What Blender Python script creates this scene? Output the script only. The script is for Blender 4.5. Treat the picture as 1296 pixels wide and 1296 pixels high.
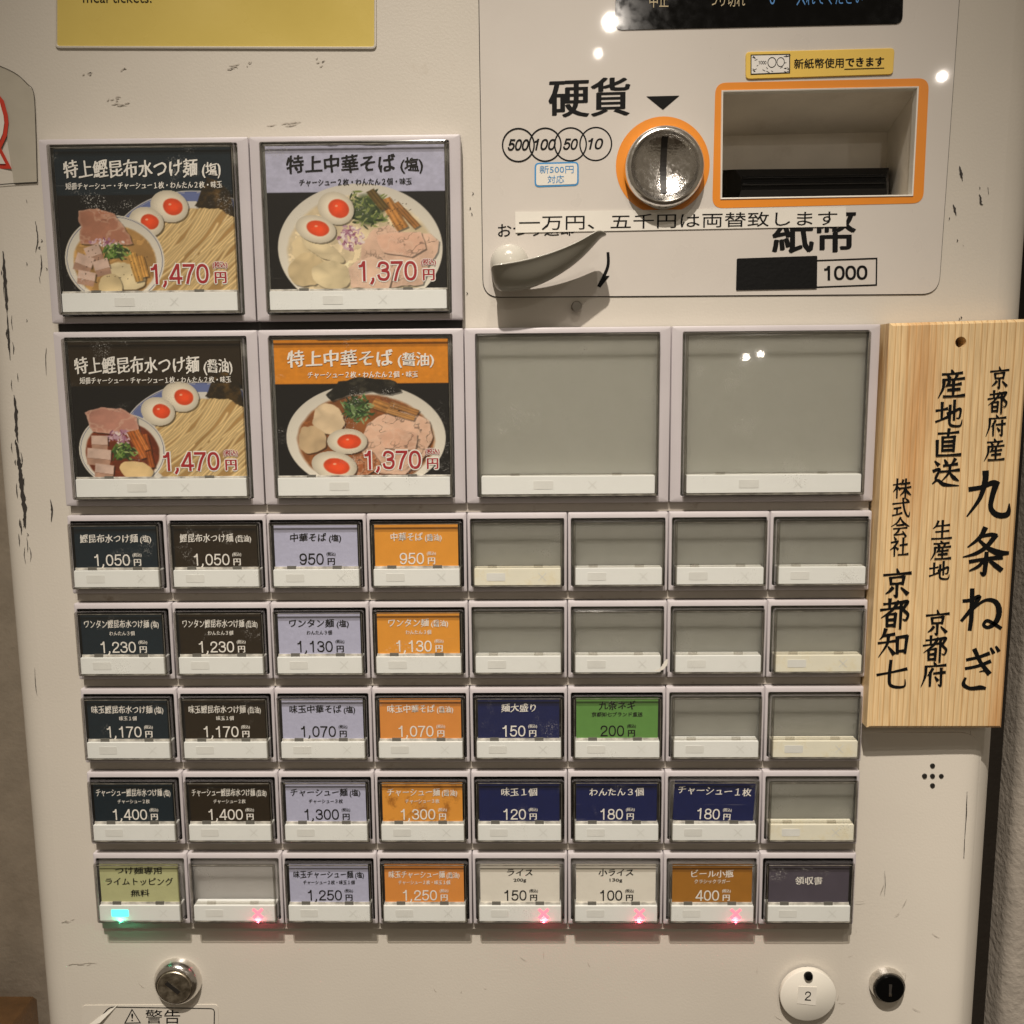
import bpy, bmesh, math, random
import numpy as np
from mathutils import Vector, Matrix
random.seed(7)
rng = np.random.default_rng(11)
for o in list(bpy.data.objects): bpy.data.objects.remove(o)
scene = bpy.context.scene
col = scene.collection

# ------------------------------------------------------------------ camera
F = 1200.0; PITCH, YAW, ROLL = 0.1434, -0.0172, -0.0087
YH = -0.008                       # front plane of the button housings
ZC = 1.35                         # camera height
CAM = Vector((0.0354, -0.5386 + YH, ZC))
fwd = Vector((math.sin(YAW)*math.cos(PITCH), math.cos(YAW)*math.cos(PITCH), -math.sin(PITCH)))
rt = Vector((math.cos(YAW), -math.sin(YAW), 0)); up = rt.cross(fwd)
rt, up = rt*math.cos(ROLL) + up*math.sin(ROLL), -rt*math.sin(ROLL) + up*math.cos(ROLL)
cam_data = bpy.data.cameras.new('camera'); cam = bpy.data.objects.new('camera', cam_data); col.objects.link(cam)
cam_data.sensor_width = 36; cam_data.lens = F/1296*36; cam_data.clip_start = 0.01; cam_data.clip_end = 50
m3 = Matrix((rt, up, -fwd)).transposed().to_4x4(); m3.translation = CAM
cam.matrix_world = m3
scene.camera = cam

def P(u, v, y=0.0):               # photo pixel -> point on the plane at depth y
    d = fwd*F + rt*(u-648) - up*(v-648)
    return CAM + d*((y-CAM.y)/d.y)

# ------------------------------------------------------------------ world, lamps, exposure
W = bpy.data.worlds.new('World'); scene.world = W; W.use_nodes = True
bg = W.node_tree.nodes['Background']; bg.inputs[0].default_value = (1.0, 0.82, 0.60, 1); bg.inputs[1].default_value = 0.165
def lamp(name, loc, energy, size, color=(1.0, 0.90, 0.79), spot=None, aim=None, blend=0.6):
    d = bpy.data.lights.new(name, 'SPOT' if spot else 'POINT'); d.energy = energy; d.color = color; d.shadow_soft_size = size
    o = bpy.data.objects.new(name, d); col.objects.link(o); o.location = loc
    if spot:
        d.spot_size = math.radians(spot); d.spot_blend = blend
        o.rotation_euler = (Vector(aim)-Vector(loc)).to_track_quat('-Z', 'Y').to_euler()
    return o
AIM = (0.03, 0, ZC)
lamp('ceiling_spot', (-0.15, -1.35, ZC+1.85), 300, 0.018, spot=26, aim=(0.05, 0, ZC-0.47), blend=1.0)
lamp('ceiling_spot', (0.30, -1.55, ZC+1.85), 30, 0.03, spot=50, aim=(0.0, 0, ZC-0.3), blend=1.0)
lamp('ceiling_spot', (-0.70, -1.75, ZC+1.85), 10, 0.03, spot=50, aim=(0.0, 0, ZC-0.3), blend=1.0)
def mirror_lamp(u, v, t, energy, size, y=0.0):   # a room lamp whose mirror image shows at pixel u, v of the front
    p = P(u, v, y); d = (p-CAM).normalized(); d.y = -d.y
    return lamp('room_lamp', p + d*t, energy, size, spot=80, aim=(0, 0, ZC-0.2))
mirror_lamp(773, 28, 2.6, 8, 0.022)
mirror_lamp(757, 68, 2.8, 1.2, 0.012)
mirror_lamp(945, 452, 3.2, .5, 0.010, -0.017)
mirror_lamp(963, 448, 3.3, .5, 0.010, -0.017)
mirror_lamp(1192, 97, 2.4, 3, 0.008)
vs = scene.view_settings
scene.display_settings.display_device = 'sRGB'
vs.view_transform = 'Standard'; vs.look = 'None'; vs.gamma = 1; vs.exposure = 0.0; vs.use_curve_mapping = False
scene.cycles.transparent_max_bounces = 24; scene.cycles.max_bounces = 8

# ------------------------------------------------------------------ materials
def lin(c): return tuple(((x/255)/12.92 if x/255 <= .04045 else ((x/255+.055)/1.055)**2.4) for x in c)
def nodes(m):
    m.use_nodes = True; return m.node_tree.nodes, m.node_tree.links, m.node_tree.nodes['Principled BSDF']
def mat(name, rgb, rough=0.5, metal=0.0, var=0.06, scale=60, bump=0.0, bscale=400, spec=0.5, rvar=0.0, coat=0.0, dirt=None, dscale=9.0, dlo=.58, dhi=.75):
    m = bpy.data.materials.new(name); n, l, b = nodes(m)
    tc = n.new('ShaderNodeTexCoord'); nz = n.new('ShaderNodeTexNoise'); nz.inputs['Scale'].default_value = scale; nz.inputs['Detail'].default_value = 6
    l.new(tc.outputs['Object'], nz.inputs['Vector'])
    rp = n.new('ShaderNodeValToRGB'); l.new(nz.outputs['Fac'], rp.inputs[0])
    rp.color_ramp.elements[0].position = .3; rp.color_ramp.elements[1].position = .7
    rp.color_ramp.elements[0].color = (*[max(0, x*(1-var)) for x in rgb], 1); rp.color_ramp.elements[1].color = (*[min(1, x*(1+var)) for x in rgb], 1)
    out = rp.outputs[0]
    if dirt:
        dz = n.new('ShaderNodeTexNoise'); dz.inputs['Scale'].default_value = dscale; dz.inputs['Detail'].default_value = 8; dz.inputs['Roughness'].default_value = .7
        l.new(tc.outputs['Object'], dz.inputs['Vector'])
        dr = n.new('ShaderNodeValToRGB'); l.new(dz.outputs['Fac'], dr.inputs[0])
        dr.color_ramp.elements[0].position = dlo; dr.color_ramp.elements[1].position = dhi
        mx = n.new('ShaderNodeMix'); mx.data_type = 'RGBA'; l.new(dr.outputs[0], mx.inputs[0]); l.new(out, mx.inputs[6]); mx.inputs[7].default_value = (*dirt, 1)
        out = mx.outputs[2]
    l.new(out, b.inputs['Base Color'])
    b.inputs['Roughness'].default_value = rough; b.inputs['Metallic'].default_value = metal; b.inputs['Specular IOR Level'].default_value = spec
    if coat: b.inputs['Coat Weight'].default_value = coat; b.inputs['Coat Roughness'].default_value = 0.035
    if rvar:
        mr = n.new('ShaderNodeMapRange'); l.new(nz.outputs['Fac'], mr.inputs[0]); mr.inputs[1].default_value = .3; mr.inputs[2].default_value = .7
        mr.inputs[3].default_value = max(.02, rough-rvar); mr.inputs[4].default_value = rough+rvar; l.new(mr.outputs[0], b.inputs['Roughness'])
    if bump:
        n2 = n.new('ShaderNodeTexNoise'); n2.inputs['Scale'].default_value = bscale; n2.inputs['Detail'].default_value = 4
        l.new(tc.outputs['Object'], n2.inputs['Vector'])
        bp = n.new('ShaderNodeBump'); bp.inputs['Strength'].default_value = bump; bp.inputs['Distance'].default_value = .001
        l.new(n2.outputs['Fac'], bp.inputs['Height']); l.new(bp.outputs[0], b.inputs['Normal'])
    return m
def emit(name, rgb, s):
    m = bpy.data.materials.new(name); n, l, b = nodes(m)
    b.inputs['Base Color'].default_value = (*rgb, 1); b.inputs['Emission Color'].default_value = (*rgb, 1); b.inputs['Emission Strength'].default_value = s
    return m
def clear(name, tint, extra=0.0, rough=0.02, specks=0.0):
    m = bpy.data.materials.new(name); n, l, b = nodes(m); n.remove(b); o = n['Material Output']
    t = n.new('ShaderNodeBsdfTransparent'); t.inputs[0].default_value = (*tint, 1)
    g = n.new('ShaderNodeBsdfGlossy'); g.inputs['Roughness'].default_value = rough; g.inputs[0].default_value = (.95, .95, .95, 1)
    fr = n.new('ShaderNodeLayerWeight'); fr.inputs[0].default_value = .5      # same on both sides of a thin sheet
    pw = n.new('ShaderNodeMath'); pw.operation = 'POWER'; l.new(fr.outputs['Facing'], pw.inputs[0]); pw.inputs[1].default_value = 5
    ad = n.new('ShaderNodeMath'); ad.operation = 'MULTIPLY_ADD'; l.new(pw.outputs[0], ad.inputs[0]); ad.inputs[1].default_value = .9-extra; ad.inputs[2].default_value = .04+extra
    mx = n.new('ShaderNodeMixShader'); l.new(ad.outputs[0], mx.inputs[0]); l.new(t.outputs[0], mx.inputs[1]); l.new(g.outputs[0], mx.inputs[2])
    out = mx.outputs[0]
    if specks:                       # worn clear plastic: clustered pale scuffs, different on each cover
        tc = n.new('ShaderNodeTexCoord'); oi = n.new('ShaderNodeObjectInfo')
        mp = n.new('ShaderNodeMapping'); mp.inputs['Scale'].default_value = (1, 1, 1)
        cb = n.new('ShaderNodeMath'); cb.operation = 'MULTIPLY'; l.new(oi.outputs['Random'], cb.inputs[0]); cb.inputs[1].default_value = 7.0
        cx = n.new('ShaderNodeCombineXYZ')
        for i in range(3): l.new(cb.outputs[0], cx.inputs[i])
        l.new(tc.outputs['Object'], mp.inputs[0]); l.new(cx.outputs[0], mp.inputs['Location'])
        a = n.new('ShaderNodeTexNoise'); a.inputs['Scale'].default_value = 55; a.inputs['Detail'].default_value = 2; l.new(mp.outputs[0], a.inputs[0])
        f = n.new('ShaderNodeTexNoise'); f.inputs['Scale'].default_value = 1500; f.inputs['Detail'].default_value = 3; l.new(mp.outputs[0], f.inputs[0])
        ra = n.new('ShaderNodeMapRange'); l.new(a.outputs[0], ra.inputs[0]); ra.inputs[1].default_value = .60; ra.inputs[2].default_value = .72
        rf = n.new('ShaderNodeMapRange'); l.new(f.outputs[0], rf.inputs[0]); rf.inputs[1].default_value = .58; rf.inputs[2].default_value = .66
        mu = n.new('ShaderNodeMath'); mu.operation = 'MULTIPLY'; l.new(ra.outputs[0], mu.inputs[0]); l.new(rf.outputs[0], mu.inputs[1])
        # long fine scratches
        m2 = n.new('ShaderNodeMapping'); m2.inputs['Rotation'].default_value = (0, .12, 0); m2.inputs['Scale'].default_value = (18, 1, 900); l.new(mp.outputs[0], m2.inputs[0])
        s = n.new('ShaderNodeTexNoise'); s.inputs['Scale'].default_value = 1.6; s.inputs['Detail'].default_value = 2; l.new(m2.outputs[0], s.inputs[0])
        rs = n.new('ShaderNodeMapRange'); l.new(s.outputs[0], rs.inputs[0]); rs.inputs[1].default_value = .74; rs.inputs[2].default_value = .80; rs.inputs[4].default_value = .3
        mm = n.new('ShaderNodeMath'); mm.operation = 'MAXIMUM'; l.new(mu.outputs[0], mm.inputs[0]); l.new(rs.outputs[0], mm.inputs[1])
        sc = n.new('ShaderNodeMath'); sc.operation = 'MULTIPLY'; l.new(mm.outputs[0], sc.inputs[0]); sc.inputs[1].default_value = specks
        hz = n.new('ShaderNodeMath'); hz.operation = 'ADD'; l.new(sc.outputs[0], hz.inputs[0]); hz.inputs[1].default_value = .012
        df = n.new('ShaderNodeBsdfDiffuse'); df.inputs[0].default_value = (.8, .78, .72, 1)
        m3_ = n.new('ShaderNodeMixShader'); l.new(hz.outputs[0], m3_.inputs[0]); l.new(out, m3_.inputs[1]); l.new(df.outputs[0], m3_.inputs[2]); out = m3_.outputs[0]
    l.new(out, o.inputs[0])
    return m
def vcol(name, rough=.35):
    m = bpy.data.materials.new(name); n, l, b = nodes(m)
    a = n.new('ShaderNodeAttribute'); a.attribute_name = 'print'; l.new(a.outputs['Color'], b.inputs['Base Color']); b.inputs['Roughness'].default_value = rough
    return m
def wood(name):
    m = bpy.data.materials.new(name); n, l, b = nodes(m)
    tc = n.new('ShaderNodeTexCoord'); mp = n.new('ShaderNodeMapping'); mp.inputs['Scale'].default_value = (1, 1, .045); mp.inputs['Rotation'].default_value = (0, .035, 0)
    l.new(tc.outputs['Object'], mp.inputs[0])
    nz = n.new('ShaderNodeTexNoise'); nz.inputs['Scale'].default_value = 22; nz.inputs['Detail'].default_value = 2; l.new(mp.outputs[0], nz.inputs[0])
    wv = n.new('ShaderNodeTexWave'); wv.bands_direction = 'X'; wv.wave_profile = 'SAW'; wv.inputs['Scale'].default_value = 88; wv.inputs['Distortion'].default_value = 5.0; wv.inputs['Detail'].default_value = 3; wv.inputs['Detail Scale'].default_value = 1.2
    l.new(mp.outputs[0], wv.inputs[0])
    fz = n.new('ShaderNodeTexNoise'); fz.inputs['Scale'].default_value = 1100; fz.inputs['Detail'].default_value = 3; l.new(mp.outputs[0], fz.inputs[0])
    rp = n.new('ShaderNodeValToRGB'); l.new(wv.outputs['Fac'], rp.inputs[0])
    e = rp.color_ramp.elements; e[0].position = 0; e[0].color = (*lin((231, 202, 155)), 1); e[1].position = 1; e[1].color = (*lin((219, 184, 132)), 1)
    x = e.new(.75); x.color = (*lin((228, 197, 148)), 1)
    x = e.new(.93); x.color = (*lin((202, 160, 108)), 1)
    # broad orange heartwood streak
    br = n.new('ShaderNodeTexNoise'); br.inputs['Scale'].default_value = 26; br.inputs['Detail'].default_value = 3
    m2 = n.new('ShaderNodeMapping'); m2.inputs['Scale'].default_value = (1, 1, .13); m2.inputs['Location'].default_value = (.013, 0, .02); l.new(tc.outputs['Object'], m2.inputs[0]); l.new(m2.outputs[0], br.inputs[0])
    rb = n.new('ShaderNodeMapRange'); l.new(br.outputs[0], rb.inputs[0]); rb.inputs[1].default_value = .56; rb.inputs[2].default_value = .68; rb.inputs[4].default_value = .5
    mx = n.new('ShaderNodeMix'); mx.data_type = 'RGBA'; l.new(rb.outputs[0], mx.inputs[0]); l.new(rp.outputs[0], mx.inputs[6]); mx.inputs[7].default_value = (*lin((192, 128, 62)), 1)
    rf = n.new('ShaderNodeMapRange'); l.new(fz.outputs[0], rf.inputs[0]); rf.inputs[1].default_value = .3; rf.inputs[2].default_value = .7; rf.inputs[3].default_value = .82; rf.inputs[4].default_value = 1.10
    vm = n.new('ShaderNodeVectorMath'); vm.operation = 'SCALE'; l.new(mx.outputs[2], vm.inputs[0]); l.new(rf.outputs[0], vm.inputs['Scale'])
    l.new(vm.outputs[0], b.inputs['Base Color']); b.inputs['Roughness'].default_value = .48
    bp = n.new('ShaderNodeBump'); bp.inputs['Strength'].default_value = .25; bp.inputs['Distance'].default_value = .0006; l.new(fz.outputs[0], bp.inputs['Height']); l.new(bp.outputs[0], b.inputs['Normal'])
    return m

M = {}
M['paint'] = mat('cabinet_paint', (.62, .58, .51), .38, var=.025, scale=14, bump=.10, bscale=700, rvar=.05, dirt=(.50, .44, .36), dscale=24, dlo=.64, dhi=.86)
M['panel'] = mat('coin_panel_film', (.62, .58, .53), .30, var=.02, scale=30, bump=.02, bscale=500, rvar=.05, coat=.30, dirt=(.52, .47, .40), dscale=30, dlo=.66, dhi=.9)
M['housing'] = mat('housing_plastic', (.535, .50, .515), .42, var=.035, scale=35, bump=.05, bscale=900, dirt=(.36, .30, .25), dscale=70, dlo=.64, dhi=.84)
M['rail'] = mat('rail_metal', (.42, .385, .335), .5, var=.08, scale=40, dirt=(.20, .15, .10), dscale=80, dlo=.6, dhi=.8)
M['dark'] = mat('dark_plastic', (.018, .016, .014), .45)
M['black'] = mat('black_gloss', (.003, .003, .003), .10, rvar=.05, scale=200, spec=.22)
M['line'] = mat('seam_shadow_gap', (.03, .025, .02), .8)
M['back'] = mat('diffuser_plate', (.40, .40, .345), .45, var=.02, scale=80)
M['back_small'] = mat('diffuser_plate_smoked', (.29, .29, .255), .45, var=.03, scale=80)
M['back_white'] = mat('diffuser_plate_pale', (.50, .48, .46), .45, var=.02, scale=80)
for k_, rr_ in (('back', .030), ('back_small', .030), ('back_white', .030)):
    b_ = M[k_].node_tree.nodes['Principled BSDF']; b_.inputs['Subsurface Weight'].default_value = 1.0; b_.inputs['Subsurface Radius'].default_value = (1, 1, 1); b_.inputs['Subsurface Scale'].default_value = rr_
M['strip'] = mat('lamp_strip_white', (.79, .81, .80), .35, var=.012, scale=90)
M['strip_old'] = mat('lamp_strip_yellowed', (.80, .78, .66), .35, var=.03, scale=120, dirt=(.72, .64, .42), dscale=60, dlo=.52, dhi=.72)
M['mark'] = mat('lamp_mark_faint', (.715, .725, .705), .4)
M['clip'] = mat('clip_plastic', (.14, .135, .12), .25)
M['green_on'] = emit('lamp_green_lit', (.12, .95, .78), 1.1)
M['red_on'] = emit('lamp_red_lit', (1.0, .22, .30), .95)
M['cover'] = clear('clear_cover', (.97, .97, .955), 0.0, .03, .40)
M['cover_edge'] = clear('clear_cover_edge', (.56, .55, .52), .06, .10)
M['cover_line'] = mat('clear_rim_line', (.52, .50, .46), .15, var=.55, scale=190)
M['cover_side'] = clear('clear_cover_side', (.90, .89, .87), .03, .12)
M['foot'] = mat('foot_painted_glints', (.30, .29, .26), .18, var=.75, scale=150)  # strong light-dark mottle paints glints into the colour
M['film'] = clear('plastic_film', (.88, .87, .82), .01, .18, .25)
M['chrome'] = mat('chrome', (.80, .78, .75), .19, 1.0, var=.05, scale=300, rvar=.07)
M['chrome_worn'] = mat('worn_chrome', (.72, .70, .67), .20, 1.0, var=.12, scale=420, rvar=.12, bump=.25, bscale=900)
M['lockface'] = mat('worn_brass_nickel', (.50, .45, .36), .42, 1.0, var=.12, scale=300, rvar=.1)
M['lever'] = mat('lever_plastic', (.33, .315, .265), .30, var=.03, scale=50, coat=.2)
M['cap'] = mat('lever_hub_plastic', (.54, .52, .46), .2, coat=.3)
M['orange'] = mat('orange_print', lin((228, 140, 40)), .3, var=.02)
M['yellow'] = mat('yellow_window', lin((208, 186, 100)), .28, var=.04, scale=16, bump=.08, bscale=150, rvar=.12)
M['ysticker'] = mat('yellow_sticker', lin((232, 196, 92)), .3, var=.02)
M['ink'] = mat('black_ink', (.006, .006, .006), .5, spec=.15)
M['inkgrey'] = mat('grey_ink', (.10, .095, .09), .5)
M['blue'] = mat('blue_ink', lin((62, 140, 196)), .4)
M['led_blue'] = emit('display_blue_text', lin((70, 120, 170)), .25)
M['led_warm'] = mat('display_cream_text', lin((190, 175, 140)), .4)
M['paper'] = mat('paper_white', (.74, .71, .64), .6, var=.02)
M['white'] = mat('white_ink', (.80, .775, .73), .5)
M['redink'] = mat('red_ink', lin((160, 30, 38)), .5)
M['signred'] = mat('sign_red', lin((200, 62, 44)), .4)
M['teal'] = mat('card_teal', lin((15, 32, 42)), .32, var=.1, scale=300)
M['brown'] = mat('card_brown', lin((38, 28, 14)), .32, var=.1, scale=300)
M['lilac'] = mat('card_lilac', lin((178, 180, 206)), .35, var=.03, scale=500, bump=.2, bscale=300)
M['orangec'] = mat('card_orange', lin((224, 152, 54)), .35, var=.04, scale=120, bump=.1, bscale=300)
M['orangew'] = mat('card_orange_worn', lin((222, 152, 60)), .35, var=.04, scale=120, dirt=lin((150, 90, 25)), dscale=85, dlo=.5, dhi=.66)
M['orange2'] = mat('card_deep_orange', lin((218, 142, 66)), .35, var=.03, scale=120)
M['navy'] = mat('card_navy', lin((18, 28, 78)), .32, var=.06, scale=200)
M['greenc'] = mat('card_green', lin((94, 142, 70)), .35, var=.04, scale=200)
M['paleg'] = mat('card_pale_green', lin((184, 186, 140)), .4, var=.05, scale=90, bump=.15, bscale=200)
M['whitec'] = mat('card_white', lin((226, 222, 212)), .45, var=.03, scale=60, bump=.2, bscale=150)
M['ochre'] = mat('card_ochre', lin((160, 108, 36)), .35, var=.05, scale=150)
M['slate'] = mat('card_slate', lin((78, 72, 84)), .35, var=.06, scale=120)
M['tag'] = mat('tag_plastic', (.78, .75, .67), .3, var=.02)
M['photo'] = vcol('menu_photo_print')
M['wood'] = wood('pine_wood')
M['wall'] = mat('wall_plaster', (.74, .66, .55), .85, var=.10, scale=40, bump=.9, bscale=170, dirt=(.56, .49, .40), dscale=12, dlo=.5, dhi=.8)
M['pier'] = mat('pier_stucco', (.40, .36, .31), .9, var=.12, scale=60, bump=1.0, bscale=240)
M['gapshade'] = mat('gap_shade_paint', (.022, .018, .014), .8, bump=.4, bscale=300, spec=.1)  # near-black colour painting shade beside the machine
M['standwood'] = mat('stained_wood', lin((140, 104, 66)), .22, var=.35, scale=30, bump=.5, bscale=120, rvar=.12, coat=.3)
M['scuff'] = mat('scuff_dark', (.035, .03, .026), .7)
M['scuffl'] = mat('scuff_faint', (.43, .39, .335), .6)
M['ring'] = mat('clean_halo', (.74, .70, .62), .35)

# ------------------------------------------------------------------ mesh helpers
class MB:
    def __init__(s): s.v = []; s.f = []; s.m = []
    def add(s, verts, faces, mi=0):
        k = len(s.v); s.v += [tuple(v) for v in verts]; s.f += [tuple(i+k for i in f) for f in faces]; s.m += [mi]*len(faces)
        return s
    def loft(s, loops, mi=0, cap0=False, cap1=False, mis=None):
        n = len(loops[0]); k = len(s.v)
        for L in loops: s.v += [tuple(v) for v in L]
        for a in range(len(loops)-1):
            for i in range(n):
                j = (i+1) % n
                s.f.append((k+a*n+i, k+a*n+j, k+(a+1)*n+j, k+(a+1)*n+i)); s.m.append(mis[a] if mis else mi)
        if cap0: s.f.append(tuple(k+i for i in reversed(range(n)))); s.m.append(mis[0] if mis else mi)
        if cap1: s.f.append(tuple(k+(len(loops)-1)*n+i for i in range(n))); s.m.append(mis[-1] if mis else mi)
        return s
    def box(s, x0, x1, y0, y1, z0, z1, mi=0):
        return s.add([(x0,y0,z0),(x1,y0,z0),(x1,y1,z0),(x0,y1,z0),(x0,y0,z1),(x1,y0,z1),(x1,y1,z1),(x0,y1,z1)],
                     [(0,1,5,4),(1,2,6,5),(2,3,7,6),(3,0,4,7),(4,5,6,7),(3,2,1,0)], mi)
    def mesh(s, name, mats, smooth=False):
        me = bpy.data.meshes.new(name); me.from_pydata(s.v, [], s.f)
        for m in (mats if isinstance(mats, (list, tuple)) else [mats]): me.materials.append(m)
        me.polygons.foreach_set('material_index', s.m)
        if smooth: me.polygons.foreach_set('use_smooth', [True]*len(s.f))
        me.validate(); me.update(); return me
def link(name, me, parent=None, loc=None):
    o = bpy.data.objects.new(name, me); col.objects.link(o)
    if loc is not None: o.location = loc
    if parent is not None:
        o.parent = parent; o.matrix_parent_inverse = WORLD[parent.name].inverted()
    WORLD[o.name] = Matrix.Translation(loc) if loc is not None else Matrix.Identity(4)
    return o
WORLD = {}
def empty(name, loc, label, cat):
    o = bpy.data.objects.new(name, None); col.objects.link(o); o.location = loc; o.empty_display_size = .05
    o['label'] = label; o['category'] = cat; WORLD[o.name] = Matrix.Translation(loc); return o
def smooth_by_angle(me, deg=35):
    me.polygons.foreach_set('use_smooth', [True]*len(me.polygons))
    me.set_sharp_from_angle(angle=math.radians(deg))
def rrect(x0, z0, x1, z1, r, n=4):        # counter-clockwise seen from the front
    out = []
    for cx, cz, a in ((x1-r, z1-r, 0), (x0+r, z1-r, 90), (x0+r, z0+r, 180), (x1-r, z0+r, 270)):
        for i in range(n+1):
            t = math.radians(a+90*i/n); out.append((cx+r*math.cos(t), cz+r*math.sin(t)))
    return out
def rpoly(pts, r, n=5):                   # round the corners of a polygon
    out = []; N = len(pts)
    for i in range(N):
        a, b, c = Vector(pts[i-1]), Vector(pts[i]), Vector(pts[(i+1) % N])
        d1 = (a-b); d2 = (c-b); rr = min(r, d1.length*.45, d2.length*.45); p = b+d1.normalized()*rr; q = b+d2.normalized()*rr
        for k in range(n+1):
            t = k/n; out.append(tuple(p*(1-t)**2 + b*2*t*(1-t) + q*t*t))
    return out
def at(loop, y): return [(x, y, z) for x, z in loop]
def pz(u, v, y=0.0):
    p = P(u, v, y); return (p.x, p.z)
def ccw(loop):
    a = sum(loop[i-1][0]*loop[i][1]-loop[i][0]*loop[i-1][1] for i in range(len(loop)))
    return loop if a > 0 else loop[::-1]
def inset(loop, d):                        # shrink a convex ccw loop
    out = []; N = len(loop)
    for i in range(N):
        a, b, c = Vector(loop[i-1]), Vector(loop[i]), Vector(loop[(i+1) % N])
        n1 = Vector((-(b-a).y, (b-a).x)).normalized(); n2 = Vector((-(c-b).y, (c-b).x)).normalized()
        n = (n1+n2); n = n/(max(.3, n.length_squared/2)); out.append(tuple(b+n*d))
    return out
def slab(loop, yf, yb, bev=0.0, mi=0, mb=None):
    mb = mb or MB(); loop = ccw(loop)
    L = [at(loop, yb), at(loop, yf+bev)]
    if bev: L.append(at(inset(loop, bev), yf))
    return mb.loft(L, mi, cap1=True)
def plate_holes(outer, holes, yf, yb):     # flat plate with real holes
    bm = bmesh.new(); edges = []
    loops = [outer]+holes; rings = []
    for L in loops:
        vs_ = [bm.verts.new((x, yf, z)) for x, z in L]; rings.append(vs_)
        edges += [bm.edges.new((vs_[i], vs_[(i+1) % len(vs_)])) for i in range(len(vs_))]
    bmesh.ops.triangle_fill(bm, use_beauty=True, edges=edges)
    for vs_ in rings:
        bk = [bm.verts.new((v.co.x, yb, v.co.z)) for v in vs_]; n = len(vs_)
        for i in range(n): bm.faces.new((vs_[i], vs_[(i+1) % n], bk[(i+1) % n], bk[i]))
    for f in bm.faces:
        pass
    bmesh.ops.recalc_face_normals(bm, faces=bm.faces)
    vlist = list(bm.verts); idx = {v: i for i, v in enumerate(vlist)}
    mb = MB().add([v.co[:] for v in vlist], [[idx[v] for v in f.verts] for f in bm.faces]); bm.free()
    return mb
def circle(cx, cz, r, n=40, rz=None): return [(cx+r*math.cos(2*math.pi*i/n), cz+(rz or r)*math.sin(2*math.pi*i/n)) for i in range(n)]
def lathe(cx, cz, prof, mb=None, n=48, mis=None, cap=True, mi=0):   # prof: (radius, y) from back to front
    mb = mb or MB(); return mb.loft([at(circle(cx, cz, max(r, 1e-5), n), y) for r, y in prof], mi, cap1=cap, mis=mis)
def ringband(c0, c1, y, mb, mi=0):         # flat band between two loops of equal length
    return mb.loft([at(ccw(c0), y), at(ccw(c1), y)], mi)
def ribbon(pts, widths, y, mb, mi=0, steps=6, yfun=None, jag=0.0):
    # smooth brush stroke through 2-D points (x, z) with a width at each
    pts = [Vector(p) for p in pts]; n = len(pts)
    C = []; Wd = []
    for i in range(n-1):
        p0 = pts[max(i-1, 0)]; p1 = pts[i]; p2 = pts[i+1]; p3 = pts[min(i+2, n-1)]
        for k in range(steps):
            t = k/steps; C.append(.5*((2*p1)+(p2-p0)*t+(2*p0-5*p1+4*p2-p3)*t*t+(3*p1-p0-3*p2+p3)*t**3)); Wd.append(widths[i]*(1-t)+widths[i+1]*t)
    C.append(pts[-1]); Wd.append(widths[-1])
    k = len(mb.v); N = len(C)
    for i in range(N):
        d = (C[min(i+1, N-1)]-C[max(i-1, 0)]); d = d.normalized() if d.length else Vector((1, 0)); nn = Vector((-d.y, d.x))
        e = d*(Wd[i]*.25*(-1 if i == 0 else (1 if i == N-1 else 0)))
        for sg in (1, -1):
            q = C[i]+e+nn*(sg*Wd[i]*.5*(1+jag*random.uniform(-1, 1))); yy = yfun(q.x) if yfun else y; mb.v.append((q.x, yy, q.y))
    for i in range(N-1): mb.f.append((k+2*i, k+2*i+1, k+2*i+3, k+2*i+2)); mb.m.append(mi)
    return mb

# ---- lettering: flat glyph outlines
_cd = bpy.data.curves.new('glyphs', 'FONT'); _co = bpy.data.objects.new('glyphs', _cd); col.objects.link(_co)
_cd.fill_mode = 'FRONT'; _cd.resolution_u = 2
_cache = {}
# upright grotesque figures drawn as strokes (closed ovals: (cx, cy, rx, ry))
DIG = {'0': [(.25, .355, .195, .318)], '1': [[(.29, .0), (.29, .71)], [(.10, .545), (.20, .565), (.27, .68)]],
 '2': [[(.065, .47), (.10, .61), (.25, .672), (.40, .61), (.425, .48), (.33, .33), (.16, .20), (.075, .05)], [(.04, .038), (.46, .038)]],
 '3': [[(.07, .52), (.12, .64), (.25, .672), (.40, .60), (.40, .44), (.20, .372)], [(.20, .372), (.41, .33), (.44, .18), (.36, .06), (.24, .036), (.10, .08), (.05, .20)]],
 '4': [[(.36, .0), (.36, .71)], [(.33, .69), (.04, .20)], [(.01, .185), (.49, .185)]],
 '5': [[(.10, .672), (.43, .672)], [(.13, .69), (.085, .34)], [(.09, .36), (.25, .44), (.41, .37), (.44, .23), (.36, .07), (.24, .036), (.11, .07), (.05, .18)]],
 '7': [[(.03, .672), (.46, .672)], [(.43, .65), (.28, .38), (.17, .0)]], '8': [(.25, .53, .165, .145), (.25, .20, .20, .168)],
 '9': [(.245, .475, .19, .20), [(.435, .52), (.44, .30), (.36, .09), (.24, .036), (.11, .07), (.07, .17)]], ',': [[(.10, .08), (.10, .0), (.03, -.12)]]}
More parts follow.
